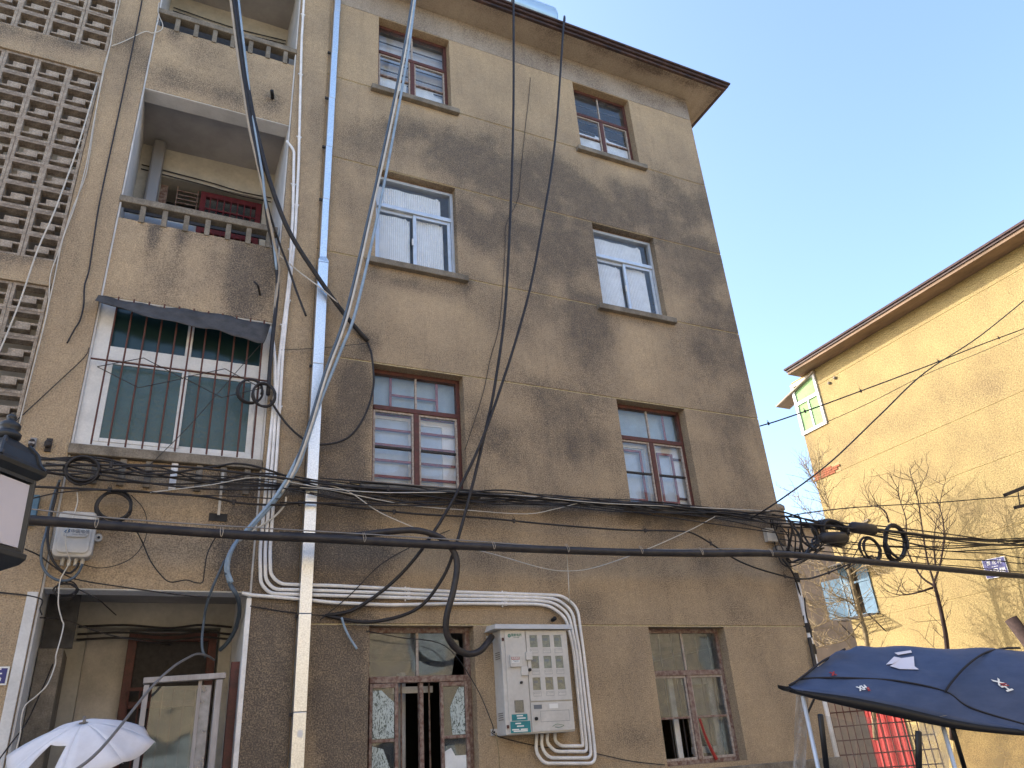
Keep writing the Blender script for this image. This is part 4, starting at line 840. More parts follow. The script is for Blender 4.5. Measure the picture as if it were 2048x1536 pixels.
# leaning glazed screen in the ground floor recess
q = [(0.116,-0.1,2.429),(0.763,-0.1,2.457)]
SX0 = q[0][0]; SX1 = q[1][0]; zl = q[0][2]; zr = q[1][2]
SD = empty('glazed_screen', ((SX0+SX1)/2, -.1, 0), 'whitewashed wooden glazed screen standing in the ground floor recess', 'screen')
def sbar(a, b, w_, d_, name='frame_rail', mt='doorwood'): m = MB(); m.bar(a, b, w_, d_, (0,1,0)); return m.build(name, M[mt], SD, bevel=.004)
sbar((SX0-.0, -.1, zl-.04), (SX1+.0, -.1, zr-.04), .045, .095)
sbar((SX0+.03, -.1, .1), (SX0+.03, -.1, zl-.075), .04, .09, 'frame_stile'); sbar((SX1-.05, -.1, .1), (SX1-.05, -.1, zr-.075), .05, .11, 'frame_stile'); sbar((SX1-.20, -.095, .1), (SX1-.20, -.095, zr-.075), .03, .025, 'glazing_bar')
m = MB(); m.box(SX0+.075, SX1-.213, -.10, -.096, .15, min(zl, zr)-.085); m.build('pane', M['screen'], SD)
m = MB(); m.box(SX1-.187, SX1-.106, -.10, -.096, .15, min(zl, zr)-.085); m.build('pane', M['hazy'], SD)

# number plates
def sign(name, label, mtx, w_, h_, lines):
    o = MB(); o.poly([(-w_/2,-h_/2,0),(w_/2,-h_/2,0),(w_/2,h_/2,0),(-w_/2,h_/2,0)], (0,0,-.008)); me = o.mesh(name); me.transform(mtx); me.materials.append(M['white'])
    e = empty(name, mtx.translation, label, 'sign'); b_ = bpy.data.objects.new('plate', me); link(b_, e)
    o = MB(); t = .012; o.poly([(-w_/2+t,-h_/2+t,.0005),(w_/2-t,-h_/2+t,.0005),(w_/2-t,h_/2-t,.0005),(-w_/2+t,h_/2-t,.0005)], (0,0,.001)); me = o.mesh('enamel'); me.transform(mtx); me.materials.append(M['signblue']); link(bpy.data.objects.new('enamel', me), b_)
    for (s, sz, x, y_, bd) in lines: text(s, sz, M['white'], b_, mtx @ Matrix.Translation((x, y_, .0018)), extrude=.0004, bold=bd)
    return e
a = Vector((18.37,4.325,5.175)); b_ = Vector((18.37,3.754,5.144)); c_ = Vector((18.37,4.319,4.728))
ux = (b_ - a); wd = ux.length; uy = (a - c_); hh = uy.length; ux.normalize(); uz = ux.cross(uy).normalized(); uy = uz.cross(ux)
ctr = a + ux*wd/2 - uy*hh/2
mt4 = Matrix((( ux.x, uy.x, uz.x, ctr.x), (ux.y, uy.y, uz.y, ctr.y), (ux.z, uy.z, uz.z, ctr.z), (0,0,0,1)))
sign('building_number_sign', 'blue and white number sign on the yellow wall', mt4, wd, hh, [('杏 花 村', hh*.24, 0, hh*.27, .0012), ('▬ ▬ ▬', hh*.10, 0, hh*.08, 0), ('10号楼', hh*.36, 0, -hh*.22, .002)])
q = (-0.871,-0.01,2.531); q2 = (-0.855,-0.01,2.392)
hh = abs(q[2] - q2[2]); sign('unit_sign', 'blue unit sign at the left edge, on the pier', facing_y(q[0]-.21, -.012, (q[2]+q2[2])/2), .42, hh, [('单元', hh*.86, .052, 0, .001)])

# ================================================================ street lantern
lc = Vector((-.765, -3.0, 0)); LT = empty('street_lantern', (lc.x, lc.y, 0), 'black street lantern with milky panels at the left edge', 'street lamp')
def ring4(h, z, rot=R(-83)): return [(lc.x + h*math.sqrt(2)*math.cos(rot + k*math.pi/2), lc.y + h*math.sqrt(2)*math.sin(rot + k*math.pi/2), z) for k in range(4)]
def frust(name, mt, secs, par=None, bev=.004, smooth=False):
    m = MB(); 
    for h, z in secs: m.v += ring4(h, z)
    for i in range(len(secs) - 1):
        for k in range(4): m.f.append((i*4+k, i*4+(k+1)%4, (i+1)*4+(k+1)%4, (i+1)*4+k))
    m.f.append((3,2,1,0)); e = (len(secs)-1)*4; m.f.append((e,e+1,e+2,e+3)); return m.build(name, mt, par or LT, smooth, bev)
frust('base', M['lantern'], [(.06,2.61),(.13,2.655),(.148,2.685),(.148,2.712)])
frust('eave', M['lantern'], [(.13,3.105),(.155,3.135),(.16,3.16)])
rf = frust('roof', M['lantern'], [(.145,3.1605),(.125,3.19),(.11,3.245),(.075,3.29),(.04,3.32)])
for k in range(4):
    m = MB(); A = [Vector(ring4(h, z)[k]) for h, z in ((.147,3.165),(.127,3.195),(.112,3.25),(.078,3.295))]; m.tube(A, .012, 6); m.build('roof_rib', M['lantern'], rf)
m = MB(); m.lathe([(.045,3.315),(.065,3.33),(.068,3.35),(.05,3.365),(.045,3.37),(.055,3.385),(.055,3.405),(.03,3.425),(.018,3.432),(.026,3.445),(.026,3.455),(.01,3.47)], (lc.x, lc.y, 0), 16); m.build('finial', M['lantern'], LT, True)
lo, hi = ring4(.122, 2.713), ring4(.115, 3.104)
for k in range(4):
    m = MB(); m.bar(lo[k], hi[k], .03, .03); m.build('corner_post', M['lantern'], LT)
    A, Bq, C_, D_ = [Vector(p) for p in (lo[k], lo[(k+1)%4], hi[(k+1)%4], hi[k])]
    ctr = (A + Bq + C_ + D_) / 4; nrm = (Bq - A).cross(D_ - A).normalized()
    m = MB(); m.poly([ctr + (p - ctr)*(.86) - nrm*.004 for p in (A, Bq, C_, D_)], nrm*.006); m.build('panel', M['acrylic'], LT)
    for (p, q) in ((A, Bq), (D_, C_)):
        m = MB(); m.bar(p, q, .03, .034); m.build('panel_rail', M['lantern'], LT)
m = MB(); m.lathe([(.06,0),(.06,.5),(.045,.55),(.04,2.6),(.05,2.61)], (lc.x, lc.y, 0), 14); m.build('post', M['lantern'], LT, True)

# ================================================================ torn umbrella
uc = Vector((-.24, -1.12, 2.02)); tilt = Matrix.Rotation(R(21), 3, 'X') @ Matrix.Rotation(R(-6), 3, 'Y')
UM = empty('umbrella', (uc.x, uc.y, 0), 'torn white umbrella at the bottom left before the doorway', 'umbrella')
def up_(r_, a): 
    z = -.17 * (r_ / .46) ** 1.8; return uc + tilt @ Vector((r_*math.cos(a), r_*math.sin(a), z))
torn = 4
for k in range(8):
    a0, a1 = R(45*k - 100), R(45*(k+1) - 100); m = MB(); nr = 9; na = 5
    for i in range(nr):
        for j in range(na + 1):
            r_ = (.03 + .43 * i / (nr - 1)); t = j / na; a = a0 + (a1 - a0) * t
            p = up_(r_, a); p += tilt @ Vector((0, 0, -.028 * (r_/.46)**2 * math.sin(math.pi * t))); rr = 1 - .07 * (r_/.46) * math.sin(math.pi*t)
            c0 = uc + tilt @ Vector((0,0,p.z - uc.z)); p = Vector((uc.x + (p.x - uc.x)*rr, uc.y + (p.y - uc.y)*rr, p.z)); m.v.append(tuple(p))
    for i in range(nr - 1):
        for j in range(na):
            if k == 7 and 4 <= i <= 6 and 1 <= j <= 3: continue
            m.f.append((i*(na+1)+j, (i+1)*(na+1)+j, (i+1)*(na+1)+j+1, i*(na+1)+j+1))
    pn = m.build('canopy_panel', M['umbrella'], UM, True); sm = pn.modifiers.new('thick', 'SOLIDIFY'); sm.thickness = .002
    m = MB(); m.tube([up_(.02 + .445*i/8, a0) - Vector((0,0,.006)) for i in range(9)], .003, 5); m.build('rib', M['steel'], UM)
m = MB(); m.tube([uc + Vector((0,0,.04)), uc + tilt @ Vector((0,0,-.4)), Vector((uc.x+.06, uc.y-.03, .3))], .01, 8); m.build('shaft', M['steel'], UM)
m = MB(); m.tube([Vector((uc.x+.06, uc.y-.03, .0)), Vector((uc.x+.06, uc.y-.03, .35))], .02, 8); m.lathe([(.18,0),(.18,.08),(.03,.1)], (uc.x+.06, uc.y-.03, .131), 16); m.build('base', M['concrete'], UM, True)

# ================================================================ cables and wires
POLE = (18.27,-0.6,5.141)
def cable(label, mt, r, pts, group=None, name='cable', cat='cable', sub=6, hooks=0):
    pts = list(pts); p, q = pts[0], pts[1]
    if p[2] > 10.2 and p[1] < -.4:                      # hangs from the gutter edge
        k = (p[0] - q[0]) / max(.05, p[2] - q[2]); pts.insert(0, (p[0] + k * (12.2 - p[2]), -.47, 12.2))
    p, q = pts[-1], pts[-2]
    if p[0] > 10.5: pts.append((POLE[0], POLE[1], p[2] + (p[2] - q[2]) * (POLE[0] - p[0]) / max(.3, p[0] - q[0])))
    P = catmull(pts, sub); m = MB(); m.tube(P, r, 5 if r < .008 else 8)
    o = m.build(name, M[mt], None, True); tag(o, label, cat, group)
    for k in range(hooks):
        q = P[int((k + .5) / hooks * len(P))]
        h = MB(); h.tube([q + Vector((-.02,0,r)), q + Vector((0,.015,r+.05)), q + Vector((.02,0,r))], .003, 4); h.tube([q + Vector((0,0,-r-.012)), q + Vector((0,0,r+.012))], r+.004, 6); h.build('hanger', M['iron'], o)
    return o
def coil(label, mt, r, c, rx, rz, turns, tilt=0., squash=.0, yaw=0., spread=.03, group='cable coils', dense=1.):
    c = Vector(c); m = MB(); rot = Matrix.Rotation(tilt, 3, 'Y') @ Matrix.Rotation(yaw, 3, 'Z'); pts = []; n = 26; random.seed(hash(label) % 1000 if False else int(c.x*100+c.z*1000))
    j = [random.uniform(-1, 1) for _ in range(turns * 4 + 8)]
    for k in range(turns * n + 1):
        a = 2*math.pi*k/n; t = k / n; i = int(t * 4); f = t*4 - i; w_ = j[i]*(1-f) + j[i+1]*f
        pts.append(c + rot @ Vector((rx*(1 + w_*spread*2.6)*math.cos(a), (t - turns/2)*r*.9 + w_*r*2.2, rz*(1 + j[int(t)+3]*spread*1.5 + w_*spread*2)*math.sin(a))))
    m.tube(pts, r, 6); o = m.build('cable_coil', M[mt], None, True); tag(o, label, 'cable coil', group); return o
FB = 'thin black cables strung along the facade'
SAG = 'thin black cable in the bundle strung along the facade below the windows'
cable('thick black sheathed cable running the width of the street', 'bigcable', .042, [(-1.037,-0.45,3.611),(-0.897,-0.45,3.607),(-0.387,-0.45,3.596),(0.197,-0.45,3.581),(0.825,-0.45,3.57),(1.547,-0.45,3.574),(2.753,-0.45,3.57),(4.514,-0.45,3.586),(5.889,-0.45,3.623),(7.135,-0.45,3.67),(8.776,-0.45,3.626),(10.236,-0.45,3.583),(12.225,-0.45,3.53)], sub=8)
tie = cable('thin grey messenger wire just above the thick black cable', 'steel', .0065, [(-1.054,-0.45,3.702),(-0.914,-0.45,3.699),(-0.398,-0.45,3.664),(0.394,-0.45,3.646),(1.45,-0.45,3.641),(2.755,-0.45,3.631),(4.078,-0.45,3.61),(5.185,-0.45,3.638),(6.509,-0.45,3.704),(7.142,-0.45,3.695),(7.807,-0.45,3.673)])
for q in [(-0.414,-0.45,3.598),(0.577,-0.45,3.575),(1.868,-0.45,3.591),(3.221,-0.45,3.581),(4.094,-0.45,3.589),(5.045,-0.45,3.615),(5.892,-0.45,3.635),(6.973,-0.45,3.669)]:
    m = MB(); m.tube(catmull([Vector(q)+Vector(d) for d in ((-.008,.0,.06),(-.012,-.047,.0),(0,-.04,-.040),(.012,-.047,0),(.008,0,.06))], 3), .0035, 4); m.build('wire_tie', M['beige'], tie)
cable('thick black hose looping down into the side of the meter box', 'bigcable', .033, [(1.092,-0.42,3.597),(1.459,-0.42,3.602),(1.744,-0.42,3.622),(2.139,-0.42,3.688),(2.423,-0.42,3.713),(2.66,-0.42,3.655),(2.791,-0.42,3.533),(2.834,-0.42,3.383),(2.788,-0.42,3.135),(2.727,-0.38,2.902),(2.732,-0.34,2.744),(2.831,-0.3,2.61),(2.994,-0.24,2.556),(3.147,-0.2,2.598),(3.31,-0.12,2.74)], sub=8)
BUN = [[(-1.193,-0.13,4.273),(-1.042,-0.13,4.269),(-0.498,-0.13,4.295),(0.055,-0.13,4.215),(0.683,-0.13,4.154),(1.494,-0.13,4.222),(2.116,-0.13,4.252),(2.895,-0.13,4.202),(4.121,-0.13,4.217),(5.513,-0.13,4.273),(6.678,-0.13,4.288),(7.467,-0.13,4.252),(8.296,-0.13,4.185),(9.45,-0.13,4.179),(10.925,-0.13,4.153),(13.141,-0.13,4.234)],
 [(-1.179,-0.15,4.211),(-1.028,-0.15,4.202),(-0.449,-0.15,4.244),(-0.069,-0.15,4.182),(0.443,-0.15,4.268),(0.806,-0.15,4.312),(1.594,-0.15,4.133),(2.326,-0.15,4.109),(3.18,-0.15,4.2),(4.18,-0.15,4.257),(5.135,-0.15,4.253),(6.251,-0.15,4.234),(7.569,-0.15,4.218),(8.834,-0.15,4.167),(10.349,-0.15,4.148),(13.065,-0.15,4.159)],
 [(-1.157,-0.17,4.105),(-1.009,-0.17,4.105),(-0.668,-0.17,4.121),(-0.077,-0.17,4.238),(0.453,-0.17,4.152),(1.102,-0.17,4.089),(1.793,-0.17,4.116),(2.652,-0.17,4.21),(3.471,-0.17,4.187),(4.764,-0.17,4.19),(6.213,-0.17,4.128),(7.335,-0.17,4.064),(8.021,-0.17,4.02),(9.723,-0.17,3.964),(11.495,-0.17,4.032),(13.05,-0.17,4.186)],
 [(-1.164,-0.19,4.152),(-0.866,-0.19,4.157),(0.131,-0.19,4.275),(0.897,-0.19,4.27),(1.785,-0.19,4.226),(2.59,-0.19,4.237),(3.466,-0.19,4.249),(4.422,-0.19,4.25),(5.473,-0.19,4.277),(7.037,-0.19,4.274),(7.553,-0.19,4.287),(8.341,-0.19,4.226),(9.795,-0.19,4.196),(11.418,-0.19,4.162),(13.045,-0.19,4.23)],
 [(-1.033,-0.16,4.231),(-0.565,-0.16,4.21),(-0.066,-0.16,4.159),(0.581,-0.16,4.226),(1.391,-0.16,4.151),(1.897,-0.16,4.17),(2.543,-0.16,4.177),(3.233,-0.16,4.172),(3.978,-0.16,4.227),(4.638,-0.16,4.227),(5.48,-0.16,4.199),(6.392,-0.16,4.194),(7.375,-0.16,4.176),(7.893,-0.16,4.153),(8.998,-0.16,4.117),(10.633,-0.16,4.085),(13.018,-0.16,4.106)],
 [(-0.939,-0.14,4.122),(-0.346,-0.14,4.094),(0.321,-0.14,4.17),(0.905,-0.14,4.262),(1.592,-0.14,4.227),(2.221,-0.14,4.18),(2.89,-0.14,4.165),(3.482,-0.14,4.162),(4.249,-0.14,4.235),(5.208,-0.14,4.224),(6.187,-0.14,4.265),(7.069,-0.14,4.23),(7.559,-0.14,4.152),(8.266,-0.14,4.124),(9.4,-0.14,4.079),(10.619,-0.14,3.999),(11.53,-0.14,4.018),(13.073,-0.14,4.146)],
 [(1.106,-0.18,4.009),(1.691,-0.18,4.037),(2.317,-0.18,4.055),(3.047,-0.18,4.135),(3.779,-0.18,4.241),(4.628,-0.18,4.244),(5.619,-0.18,4.227),(6.545,-0.18,4.238),(7.395,-0.18,4.158)],
 [(1.494,-0.12,4.268),(2.011,-0.12,4.279),(2.671,-0.12,4.278),(3.375,-0.12,4.253),(4.265,-0.12,4.285),(5.087,-0.12,4.284),(5.822,-0.12,4.285),(6.774,-0.12,4.311),(7.527,-0.12,4.279)]]
BUN += [[(-0.911,-0.16,4.187),(-0.4,-0.16,4.187),(0.093,-0.16,4.242),(0.721,-0.16,4.198),(1.292,-0.16,4.174),(1.793,-0.16,4.194),(2.432,-0.16,4.135),(3.232,-0.16,4.149),(4.104,-0.16,4.201),(4.912,-0.16,4.222),(5.783,-0.16,4.232),(6.877,-0.16,4.199),(7.48,-0.16,4.183)],
 [(-0.476,-0.11,4.15),(0.021,-0.11,4.155),(0.542,-0.11,4.215),(1.105,-0.11,4.207),(1.7,-0.11,4.278),(2.339,-0.11,4.243),(3.021,-0.11,4.264),(3.75,-0.11,4.25),(4.539,-0.11,4.296),(5.535,-0.11,4.319),(6.462,-0.11,4.333),(7.523,-0.11,4.296)],
 [(1.391,-0.18,4.082),(1.998,-0.18,4.075),(2.647,-0.18,4.112),(3.342,-0.18,4.128),(4.09,-0.18,4.158),(4.89,-0.18,4.153),(5.755,-0.18,4.16),(6.599,-0.18,4.123),(7.408,-0.18,4.052)],
 [(1.795,-0.14,4.298),(2.44,-0.14,4.264),(2.892,-0.14,4.232),(3.552,-0.14,4.29),(4.321,-0.14,4.295),(5.144,-0.14,4.269),(5.893,-0.14,4.335),(6.746,-0.14,4.263),(7.482,-0.14,4.339)],
 [(-1.023,-0.15,4.171),(-0.634,-0.15,4.15),(-0.144,-0.15,4.117),(0.371,-0.15,4.102),(0.912,-0.15,4.146),(1.493,-0.15,4.152),(2.111,-0.15,4.136),(2.713,-0.15,4.104),(3.418,-0.15,4.178),(4.173,-0.15,4.185),(4.995,-0.15,4.268),(5.862,-0.15,4.214),(6.641,-0.15,4.2),(7.461,-0.15,4.144)]]
random.seed(17)
for i, P in enumerate(BUN): P[:] = [(p[0], p[1] + random.uniform(-.03,.03), p[2] + random.uniform(-.045,.04)) for p in P]
for i, P in enumerate(BUN): cable(SAG, 'black', (.010, .011, .008, .012, .007, .009, .008, .007, .008, .006, .007, .009, .010)[i], P, FB, hooks=(5 if i == 3 else 0))
cable('black cable with hooks sagging below the facade bundle and out over the alley', 'black', .011, [(-1.061,-0.16,3.981),(-0.251,-0.16,4),(0.381,-0.16,4.001),(0.742,-0.16,3.959),(1.112,-0.16,3.966),(1.398,-0.16,4.011),(1.799,-0.16,3.993),(2.507,-0.16,3.967),(3.2,-0.16,3.973),(4.098,-0.16,3.948),(5.08,-0.16,3.94),(5.845,-0.16,3.97),(6.154,-0.16,3.924),(6.734,-0.16,3.63),(7.347,-0.16,3.481),(7.76,-0.16,3.443),(8.136,-0.16,3.519),(8.644,-0.16,3.67)], hooks=9)
cable('slack thin black cable from the lantern up to the left coil', 'black', .006, [(-0.988,-0.5,3.742),(-0.751,-0.2,3.934),(-0.449,-0.2,3.981),(-0.129,-0.2,3.997),(0.165,-0.2,3.982),(0.598,-0.2,4.005),(1.102,-0.2,4.013)])
cable('thin white wire sagging in a deep curve under the facade bundle', 'wire', .0055, [(1.485,-0.17,4.223),(1.792,-0.17,4.142),(2.107,-0.17,3.953),(2.535,-0.17,3.794),(2.863,-0.17,3.679),(3.43,-0.17,3.56),(3.902,-0.17,3.454),(4.209,-0.17,3.426),(4.601,-0.17,3.478),(5.317,-0.17,3.709),(6.03,-0.17,3.99),(6.462,-0.17,4.189)])
cable('thin white wire hanging close under the facade bundle', 'wire', .0045, [(1.291,-0.17,4.155),(1.588,-0.17,4.153),(2.106,-0.17,4.086),(2.483,-0.17,4.048),(3.047,-0.17,4.043),(3.768,-0.17,4.046),(4.157,-0.17,4.13),(4.498,-0.17,4.232)])
cable('thin white wire lying along the top of the facade bundle', 'wire', .005, [(-0.046,-0.2,3.989),(0.455,-0.2,4.102),(0.9,-0.2,4.215),(1.481,-0.2,4.161),(2.097,-0.2,4.156),(2.869,-0.2,4.217),(3.77,-0.2,4.246),(4.752,-0.2,4.235),(6.067,-0.2,4.277),(7.378,-0.2,4.314)])
cable('white wire hanging from the thick cable down to the conduits', 'wire', .005, [(4.093,-0.45,3.584),(4.174,-0.3,3.406),(4.162,-0.3,3.191),(4.285,-0.08,3.104)])
# two long drops from the eaves
cable('long black cable dropping from the roof edge, left of two', 'black', .017, [(4.096,-0.54,12.635),(4.059,-0.54,12.262),(3.911,-0.5,10.002),(3.724,-0.5,8.054),(3.588,-0.4,6.547),(3.418,-0.34,5.536),(3.297,-0.3,5.005),(3.079,-0.3,4.24),(2.866,-0.3,3.588),(2.711,-0.25,3.243),(2.479,-0.15,2.988),(2.045,-0.08,2.882),(1.646,-0.02,2.946)], 'black drops from the roof')
cable('long black cable dropping from the roof edge, right of two', 'black', .017, [(5.008,-0.48,12.301),(4.928,-0.55,12.088),(4.543,-0.52,9.604),(4.2,-0.5,8.013),(3.875,-0.42,6.667),(3.335,-0.34,5.098),(2.959,-0.3,4.275),(2.586,-0.25,3.655),(2.274,-0.15,3.277),(1.91,-0.06,3.012),(1.622,-0.02,2.946)], 'black drops from the roof')
cable('thin dark wire running crookedly down the upper facade', 'iron', .0045, [(4.531,-0.02,11.304),(4.451,-0.02,10.784),(4.336,-0.02,10.118),(4.188,-0.02,9.192),(4.102,-0.02,8.707),(3.888,-0.02,8.208),(3.844,-0.02,7.775),(3.696,-0.02,6.644),(3.522,-0.02,6.034),(3.395,-0.02,5.537),(3.138,-0.02,4.804)])
cable('thin black wire lying slack over the conduits', 'black', .005, [(1.566,-0.07,2.899),(1.845,-0.07,3.137),(2.142,-0.07,3.44),(2.512,-0.07,3.662),(2.906,-0.07,3.843)])
# blue, white and black trio
cable('grey-black cable of the trio crossing the trunking', 'slate', .016, [(2.405,-0.55,11.749),(2.388,-0.55,11.417),(2.227,-0.6,10.149),(2.058,-0.5,8.862),(1.868,-0.4,7.547),(1.653,-0.34,6.194),(1.457,-0.3,5.401),(1.316,-0.26,4.74),(1.224,-0.2,4.375),(1.104,-0.16,4.092),(0.857,-0.12,3.738),(0.708,-0.1,3.521),(0.685,-0.1,3.288)], 'trio of cables crossing the trunking')
cable('whitish cable of the trio crossing the trunking', 'wire', .013, [(2.432,-0.56,11.75),(2.414,-0.56,11.418),(2.249,-0.62,10.136),(2.084,-0.52,8.853),(1.893,-0.42,7.539),(1.681,-0.36,6.188),(1.479,-0.32,5.395),(1.337,-0.28,4.735),(1.231,-0.22,4.347),(1.115,-0.18,4.081)], 'trio of cables crossing the trunking')
cable('pale blue cable of the trio crossing the trunking', 'blue', .017, [(2.463,-0.56,11.766),(2.429,-0.56,11.425),(2.291,-0.62,10.155),(2.15,-0.52,8.945),(1.972,-0.42,7.561),(1.754,-0.36,6.202),(1.613,-0.32,5.69),(1.433,-0.28,5.085),(1.313,-0.24,4.584),(1.25,-0.2,4.351),(1.105,-0.16,4.066),(0.858,-0.12,3.724),(0.73,-0.1,3.569),(0.677,-0.1,3.38),(0.718,-0.1,3.221)], 'trio of cables crossing the trunking')
cable('second blue cable clinging beside the trio down to the recess', 'blue', .016, [(1.318,-0.2,4.654),(1.222,-0.2,4.401),(1.147,-0.2,4.211),(1.033,-0.2,3.998),(0.846,-0.2,3.73),(0.743,-0.2,3.581),(0.694,-0.2,3.449),(0.689,-0.2,3.311),(0.734,-0.2,3.2)])
cable('short whitish cable curling off the conduits', 'wire', .010, [(1.17,-0.12,4.064),(1.165,-0.12,3.992),(1.122,-0.12,3.918),(1.035,-0.12,3.822),(0.882,-0.12,3.706),(0.769,-0.12,3.599)])
m = cable('bundle of grey-blue cables bending into the ground floor recess', 'slate', .020, [(0.717,-0.08,3.248),(0.74,-0.08,3.194),(0.79,-0.08,3.123),(0.842,0.1,3.082),(0.875,0.3,3.004),(0.872,0.5,2.899),(0.824,0.6,2.798),(0.772,0.7,2.743)])
cable('pale blue cable end hanging below the conduits', 'blue', .011, [(1.772,-0.06,2.926),(1.808,-0.06,2.829),(1.859,-0.06,2.737),(1.929,-0.06,2.637)])
# bundle over the balconies
G2 = 'cables hanging in front of the balconies'
cable('thickest black cable before the balconies, ending in the facade', 'black', .027, [(0.071,-0.6,10.479),(0.106,-0.6,10.218),(0.248,-0.55,9.457),(0.394,-0.5,8.741),(0.58,-0.42,8.101),(0.766,-0.36,7.578),(1.006,-0.28,7.098),(1.371,-0.2,6.619),(1.692,-0.1,6.276),(1.986,0,6.041)], G2)
cable('black cable before the balconies running down to the two loops', 'black', .021, [(0.037,-0.6,10.461),(0.072,-0.6,10.202),(0.246,-0.55,9.286),(0.409,-0.48,8.527),(0.571,-0.4,7.89),(0.688,-0.3,7.494),(0.759,-0.22,7.217),(0.852,-0.14,6.948),(0.926,-0.1,6.517),(0.924,-0.1,5.998),(0.918,-0.1,5.565),(0.923,-0.1,5.154)], G2)
cable('beige cable before the balconies', 'beige', .015, [(-0.008,-0.6,10.438),(0.033,-0.6,10.182),(0.225,-0.55,9.194),(0.323,-0.5,8.793),(0.429,-0.46,8.319),(0.561,-0.4,7.886),(0.686,-0.32,7.477),(0.812,-0.22,7.091),(0.917,-0.12,6.771),(0.926,-0.11,6.577),(0.923,-0.1,6.176)], G2)
cable('blue-grey cable before the balconies', 'blue', .014, [(0.082,-0.62,10.459),(0.122,-0.62,10.202),(0.276,-0.57,9.363),(0.412,-0.5,8.667),(0.517,-0.45,8.205),(0.625,-0.4,7.759),(0.694,-0.32,7.444),(0.814,-0.2,7.106),(0.9,-0.12,6.699)], G2)
cable('black cable end hanging free beside the conduits', 'black', .013, [(0.699,-0.3,7.497),(0.8,-0.22,7.264),(0.912,-0.14,7.033),(1.012,-0.14,6.78),(1.124,-0.14,6.468),(1.251,-0.14,6.153)], G2)
cable('pale cable lying against the thick black cable', 'wire', .008, [(0.883,-0.12,6.935),(0.983,-0.12,6.856),(1.158,-0.12,6.725),(1.376,-0.2,6.519),(1.588,-0.16,6.387)], G2)
cable('black cable looping from the coil up to the facade hole', 'black', .012, [(0.947,-0.1,5.1),(1.036,-0.1,4.969),(1.14,-0.1,4.841),(1.273,-0.1,4.728),(1.429,-0.1,4.661),(1.635,-0.1,4.695),(1.792,-0.1,4.792),(1.907,-0.1,4.963),(1.991,-0.1,5.182),(2.038,-0.1,5.433),(2.029,-0.1,5.652),(2.003,-0.1,5.84),(1.986,0,6.021)])
coil('left of two black cable loops on the green balcony window', 'black', .012, (0.742,-0.1,5.174), .12, .13, 2, .3)
coil('right of two black cable loops on the green balcony window', 'black', .012, (0.879,-0.13,5.134), .11, .13, 3, -.2)
cable('thin wire stretched from the balcony window to the facade', 'iron', .004, [(1.013,-0.06,5.724),(1.437,-0.06,5.822),(1.77,-0.06,5.918),(1.971,-0.06,5.98)])
cable('thin wire slanting across the green balcony glass', 'iron', .004, [(-0.081,-0.07,4.298),(0.218,-0.07,4.743),(0.497,-0.07,5.221),(0.802,-0.07,5.743)])
cable('long white wire running up the pier edge by the breeze blocks', 'wire', .006, [(-1.212,-0.03,10.54),(-1.194,-0.03,10.181),(-1.199,-0.03,9.736),(-1.185,-0.03,9.528),(-1.195,-0.03,9.314),(-1.197,-0.03,8.985),(-1.168,-0.03,8.334),(-1.135,-0.03,7.724),(-1.134,-0.03,7.446),(-1.185,-0.03,6.963),(-1.208,-0.03,6.513),(-1.229,-0.03,6.204),(-1.19,-0.03,5.862),(-1.186,-0.03,5.416),(-1.191,-0.03,5.044),(-1.194,-0.03,4.738),(-1.195,-0.03,4.492)])
cable('second white wire beside the pier edge', 'wire', .006, [(-1.252,-0.04,10.507),(-1.207,-0.04,9.896),(-1.186,-0.04,9.432),(-1.186,-0.04,8.979),(-1.17,-0.04,8.286),(-1.146,-0.04,7.642),(-1.16,-0.04,7.093),(-1.197,-0.04,6.633),(-1.188,-0.04,6.148),(-1.186,-0.04,5.914),(-1.182,-0.04,5.632),(-1.188,-0.04,5.249),(-1.192,-0.04,4.834),(-1.192,-0.04,4.585)])
cable('straight white wire slanting across the breeze blocks', 'wire', .008, [(-1.233,0,8.882),(-1.25,-0.05,8.085),(-1.265,-0.05,7.735),(-1.322,-0.05,6.974),(-1.384,-0.05,6.455),(-1.42,-0.05,5.848),(-1.476,-0.05,5.302),(-1.512,-0.05,5.088)])
cable('white wire hooked round the upper pier', 'wire', .006, [(-0.777,-0.03,10.433),(-0.766,-0.03,10.253),(-0.693,-0.03,10.078),(-0.696,-0.03,9.969),(-0.78,-0.03,9.877),(-0.862,-0.03,9.865),(-0.993,-0.03,9.692),(-1.093,-0.03,9.561),(-1.176,-0.03,9.473)])
cable('black cable hanging free down the pier', 'black', .008, [(-0.98,-0.03,10.66),(-0.966,-0.03,10.386),(-0.955,-0.03,9.418),(-0.951,-0.03,8.225),(-0.949,-0.03,7.229),(-0.929,-0.03,6.709),(-0.912,-0.03,6.338),(-0.921,-0.03,6.142),(-0.894,-0.03,5.923),(-0.897,-0.03,5.749),(-0.929,-0.03,5.629),(-0.963,-0.03,5.477)])
cable('thin black wire strung slantwise over the lower pier', 'iron', .005, [(-0.773,-0.03,5.461),(-0.798,-0.03,5.346),(-0.986,-0.03,5.022),(-1.185,-0.03,4.689),(-1.289,-0.03,4.529)])
